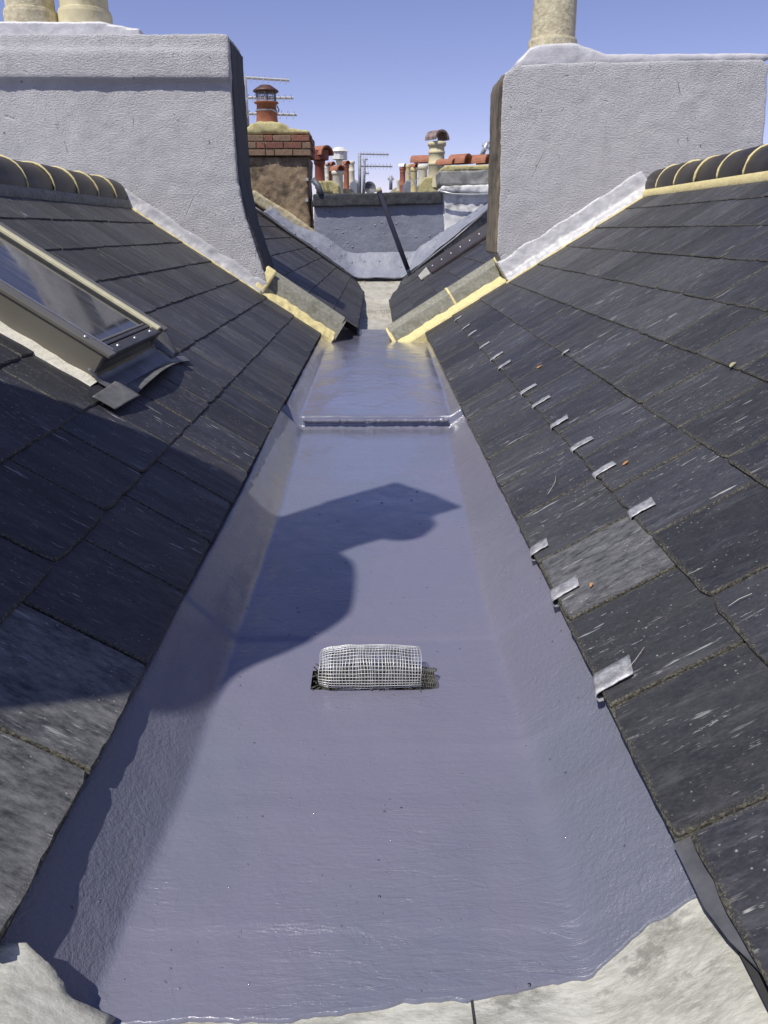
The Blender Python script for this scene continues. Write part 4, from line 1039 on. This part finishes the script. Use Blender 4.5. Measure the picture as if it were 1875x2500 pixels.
# right end stack, flaking white render, four laid hoods
rs = empty('chimney_stack', zz(1400, 760, 10.2), label='flaking white stack right of the parapet with a yellow mortar cap and half-round hoods', cat='chimney'); o_ = Vector(rs.location)
def rpoly(pts, Y, dep, m, name, lump=(.02, .02, .08)):
    ob = MB().prism([zz(x, y, Y) - o_ for x, y in pts], (0, dep, 0)).build(name, m, rs); lumpy(ob, lump[0], lump[1], lump[2]); return ob
rpoly([(1300, 648), (1680, 640), (1680, 672), (1258, 690), (1262, 672)], 10.0, .6, M['lichen'], 'mortar_cap')
rpoly([(1256, 684), (1680, 668), (1680, 770), (1262, 775)], 9.98, .6, M['render_grey'], 'upper_band')
rpoly([(1270, 775), (1680, 764), (1680, 832), (1266, 808)], 9.93, .6, M['render_white'], 'white_ledge')
rpoly([(1272, 810), (1680, 825), (1680, 1300), (1280, 1300), (1280, 1000)], 10.0, .5, M['render_white'], 'lower_render')
MB().tube([zz(1262, 808, 9.9) - o_, zz(1340, 826, 9.9) - o_, zz(1450, 830, 9.9) - o_, zz(1680, 826, 9.9) - o_], .012, 6).build('cable', M['alu'], rs, smooth=True)
for x, y, r in ((1300, 630, .065), (1388, 624, .11), (1515, 624, .105)): hood(rs, zz(x, y + 14, 10.25) - o_, r, .24, M['tile_red'], .9)
# rooftops lower down behind everything
hr = empty('house_roof', (0, 24, -2), label='pale rooftop edge seen low between the distant pots', cat='roof')
MB().prism([zz(925, 832, 22) - Vector(hr.location), zz(985, 785, 22) - Vector(hr.location), zz(1040, 800, 22) - Vector(hr.location), zz(1060, 860, 22) - Vector(hr.location), zz(925, 860, 22) - Vector(hr.location)], (0, 2, 0)).build('roof_slope', M['render_sand'], hr)
MB().prism([zz(560, 850, 23) - Vector(hr.location), zz(600, 800, 23) - Vector(hr.location), zz(760, 812, 23) - Vector(hr.location), zz(800, 850, 23) - Vector(hr.location)], (0, 2, 0)).build('roof_slope', M['render_white'], hr)
MB().box((-9, -12, -6.5), (9, 4, .2)).build('house_body', M['render_brown'], hr)

# ------------------------------------------------------------------ the person on the left slope whose shadow falls across the gutter
def wv(w, v_, t_):
    """shadow coordinates on the sole (w across, v along the light) -> point of the figure, t_ higher up the ray"""
    g = (Vector((.756, .655, 0)) * v_ + Vector((-.655, .756, 0)) * w) * .964
    return Vector((g.x - LX * t_, g.y - LY * t_, -.742 + t_))
person = empty('person', (-1.25, .85, -.05), label='person in a dark jacket and peaked cap standing on the left slope outside the picture', cat='person')
loc = Vector(person.location)
def blob(mb, chain, n=14):
    """rounded limb through (point, radius) pairs"""
    pts = []; rr = []
    for (p, r), (q, r2) in zip(chain, chain[1:]):
        for i in range(6): u = i / 6; pts.append(p.lerp(q, u)); rr.append(r + (r2 - r) * u)
    pts.append(chain[-1][0]); rr.append(chain[-1][1])
    d0 = (pts[0] - pts[1]).normalized(); d1 = (pts[-1] - pts[-2]).normalized()
    s0 = [(pts[0] + d0 * rr[0] * math.sin(a), rr[0] * math.cos(a)) for a in (1.45, 1.1, .7, .35)]; s1 = [(pts[-1] + d1 * rr[-1] * math.sin(a), rr[-1] * math.cos(a)) for a in (.35, .7, 1.1, 1.45)]
    P_ = [q for q, _ in s0] + pts + [q for q, _ in s1]; R_ = [r for _, r in s0] + rr + [r for _, r in s1]
    mb.tube(P_, R_, n)
def B(w, v_, t_, r): return (wv(w, v_, t_) - loc, r)
mb = MB()
blob(mb, [B(1.50, .25, 1.65, .22), B(1.50, .60, 1.85, .27), B(1.55, .86, 2.0, .24)])                      # trunk
blob(mb, [B(1.56, .90, 2.1, .19), B(1.58, 1.15, 2.2, .150), B(1.58, 1.30, 2.28, .165), B(1.59, 1.43, 2.33, .150)])       # hooded neck and head
blob(mb, [B(1.52, .95, 2.0, .17), B(1.38, .98, 1.98, .110), B(1.245, .84, 1.95, .125), B(1.225, .72, 1.9, .120), B(1.21, .58, 1.85, .10), B(1.12, .42, 1.75, .12), B(1.06, .2, 1.62, .10)])
blob(mb, [B(1.30, .66, 1.9, .14), B(1.30, .36, 1.75, .20), B(1.36, .1, 1.6, .18)])
blob(mb, [B(1.60, .90, 2.0, .17), B(1.76, .95, 2.0, .150), B(1.82, .80, 1.9, .140), B(1.84, .5, 1.75, .13), B(1.78, .25, 1.6, .10)])
hip = wv(1.48, .2, 1.6) - loc
for sx_, sy_ in ((-.10, -.14), (.02, .16)):
    foot = Vector((sx_, sy_, .03)); kn = hip.lerp(foot, .5) + Vector((.04, sy_ * .3, 0))
    blob(mb, [(hip + Vector((0, sy_ * .5, 0)), .13), (kn, .09), (foot + Vector((0, 0, .08)), .06), (foot + Vector((.12, .03, .0)), .05)])
ob = mb.build('body', M['cloth'], person); r_ = ob.modifiers.new('join', 'REMESH'); r_.mode = 'VOXEL'; r_.voxel_size = .022; r_.use_smooth_shade = True; s_ = ob.modifiers.new('soft', 'SMOOTH'); s_.iterations = 4
f0 = wv(1.50, 1.36, 2.30) - loc
mb = MB(); blob(mb, [(f0 + Vector((.03, -.03, 0)), .085), (f0 + Vector((.05, -.04, -.06)), .07)]); ob = mb.build('face', M['skin'], person, smooth=True)
MB().prism([wv(1.46, 1.30, 2.28) - loc, wv(1.445, 1.585, 2.28) - loc, wv(1.60, 1.60, 2.34) - loc, wv(1.752, 1.60, 2.36) - loc, wv(1.752, 1.30, 2.28) - loc], (0, 0, .02)).build('cap', M['cloth'], person, bevel=.008)
scn.render.engine = 'CYCLES'
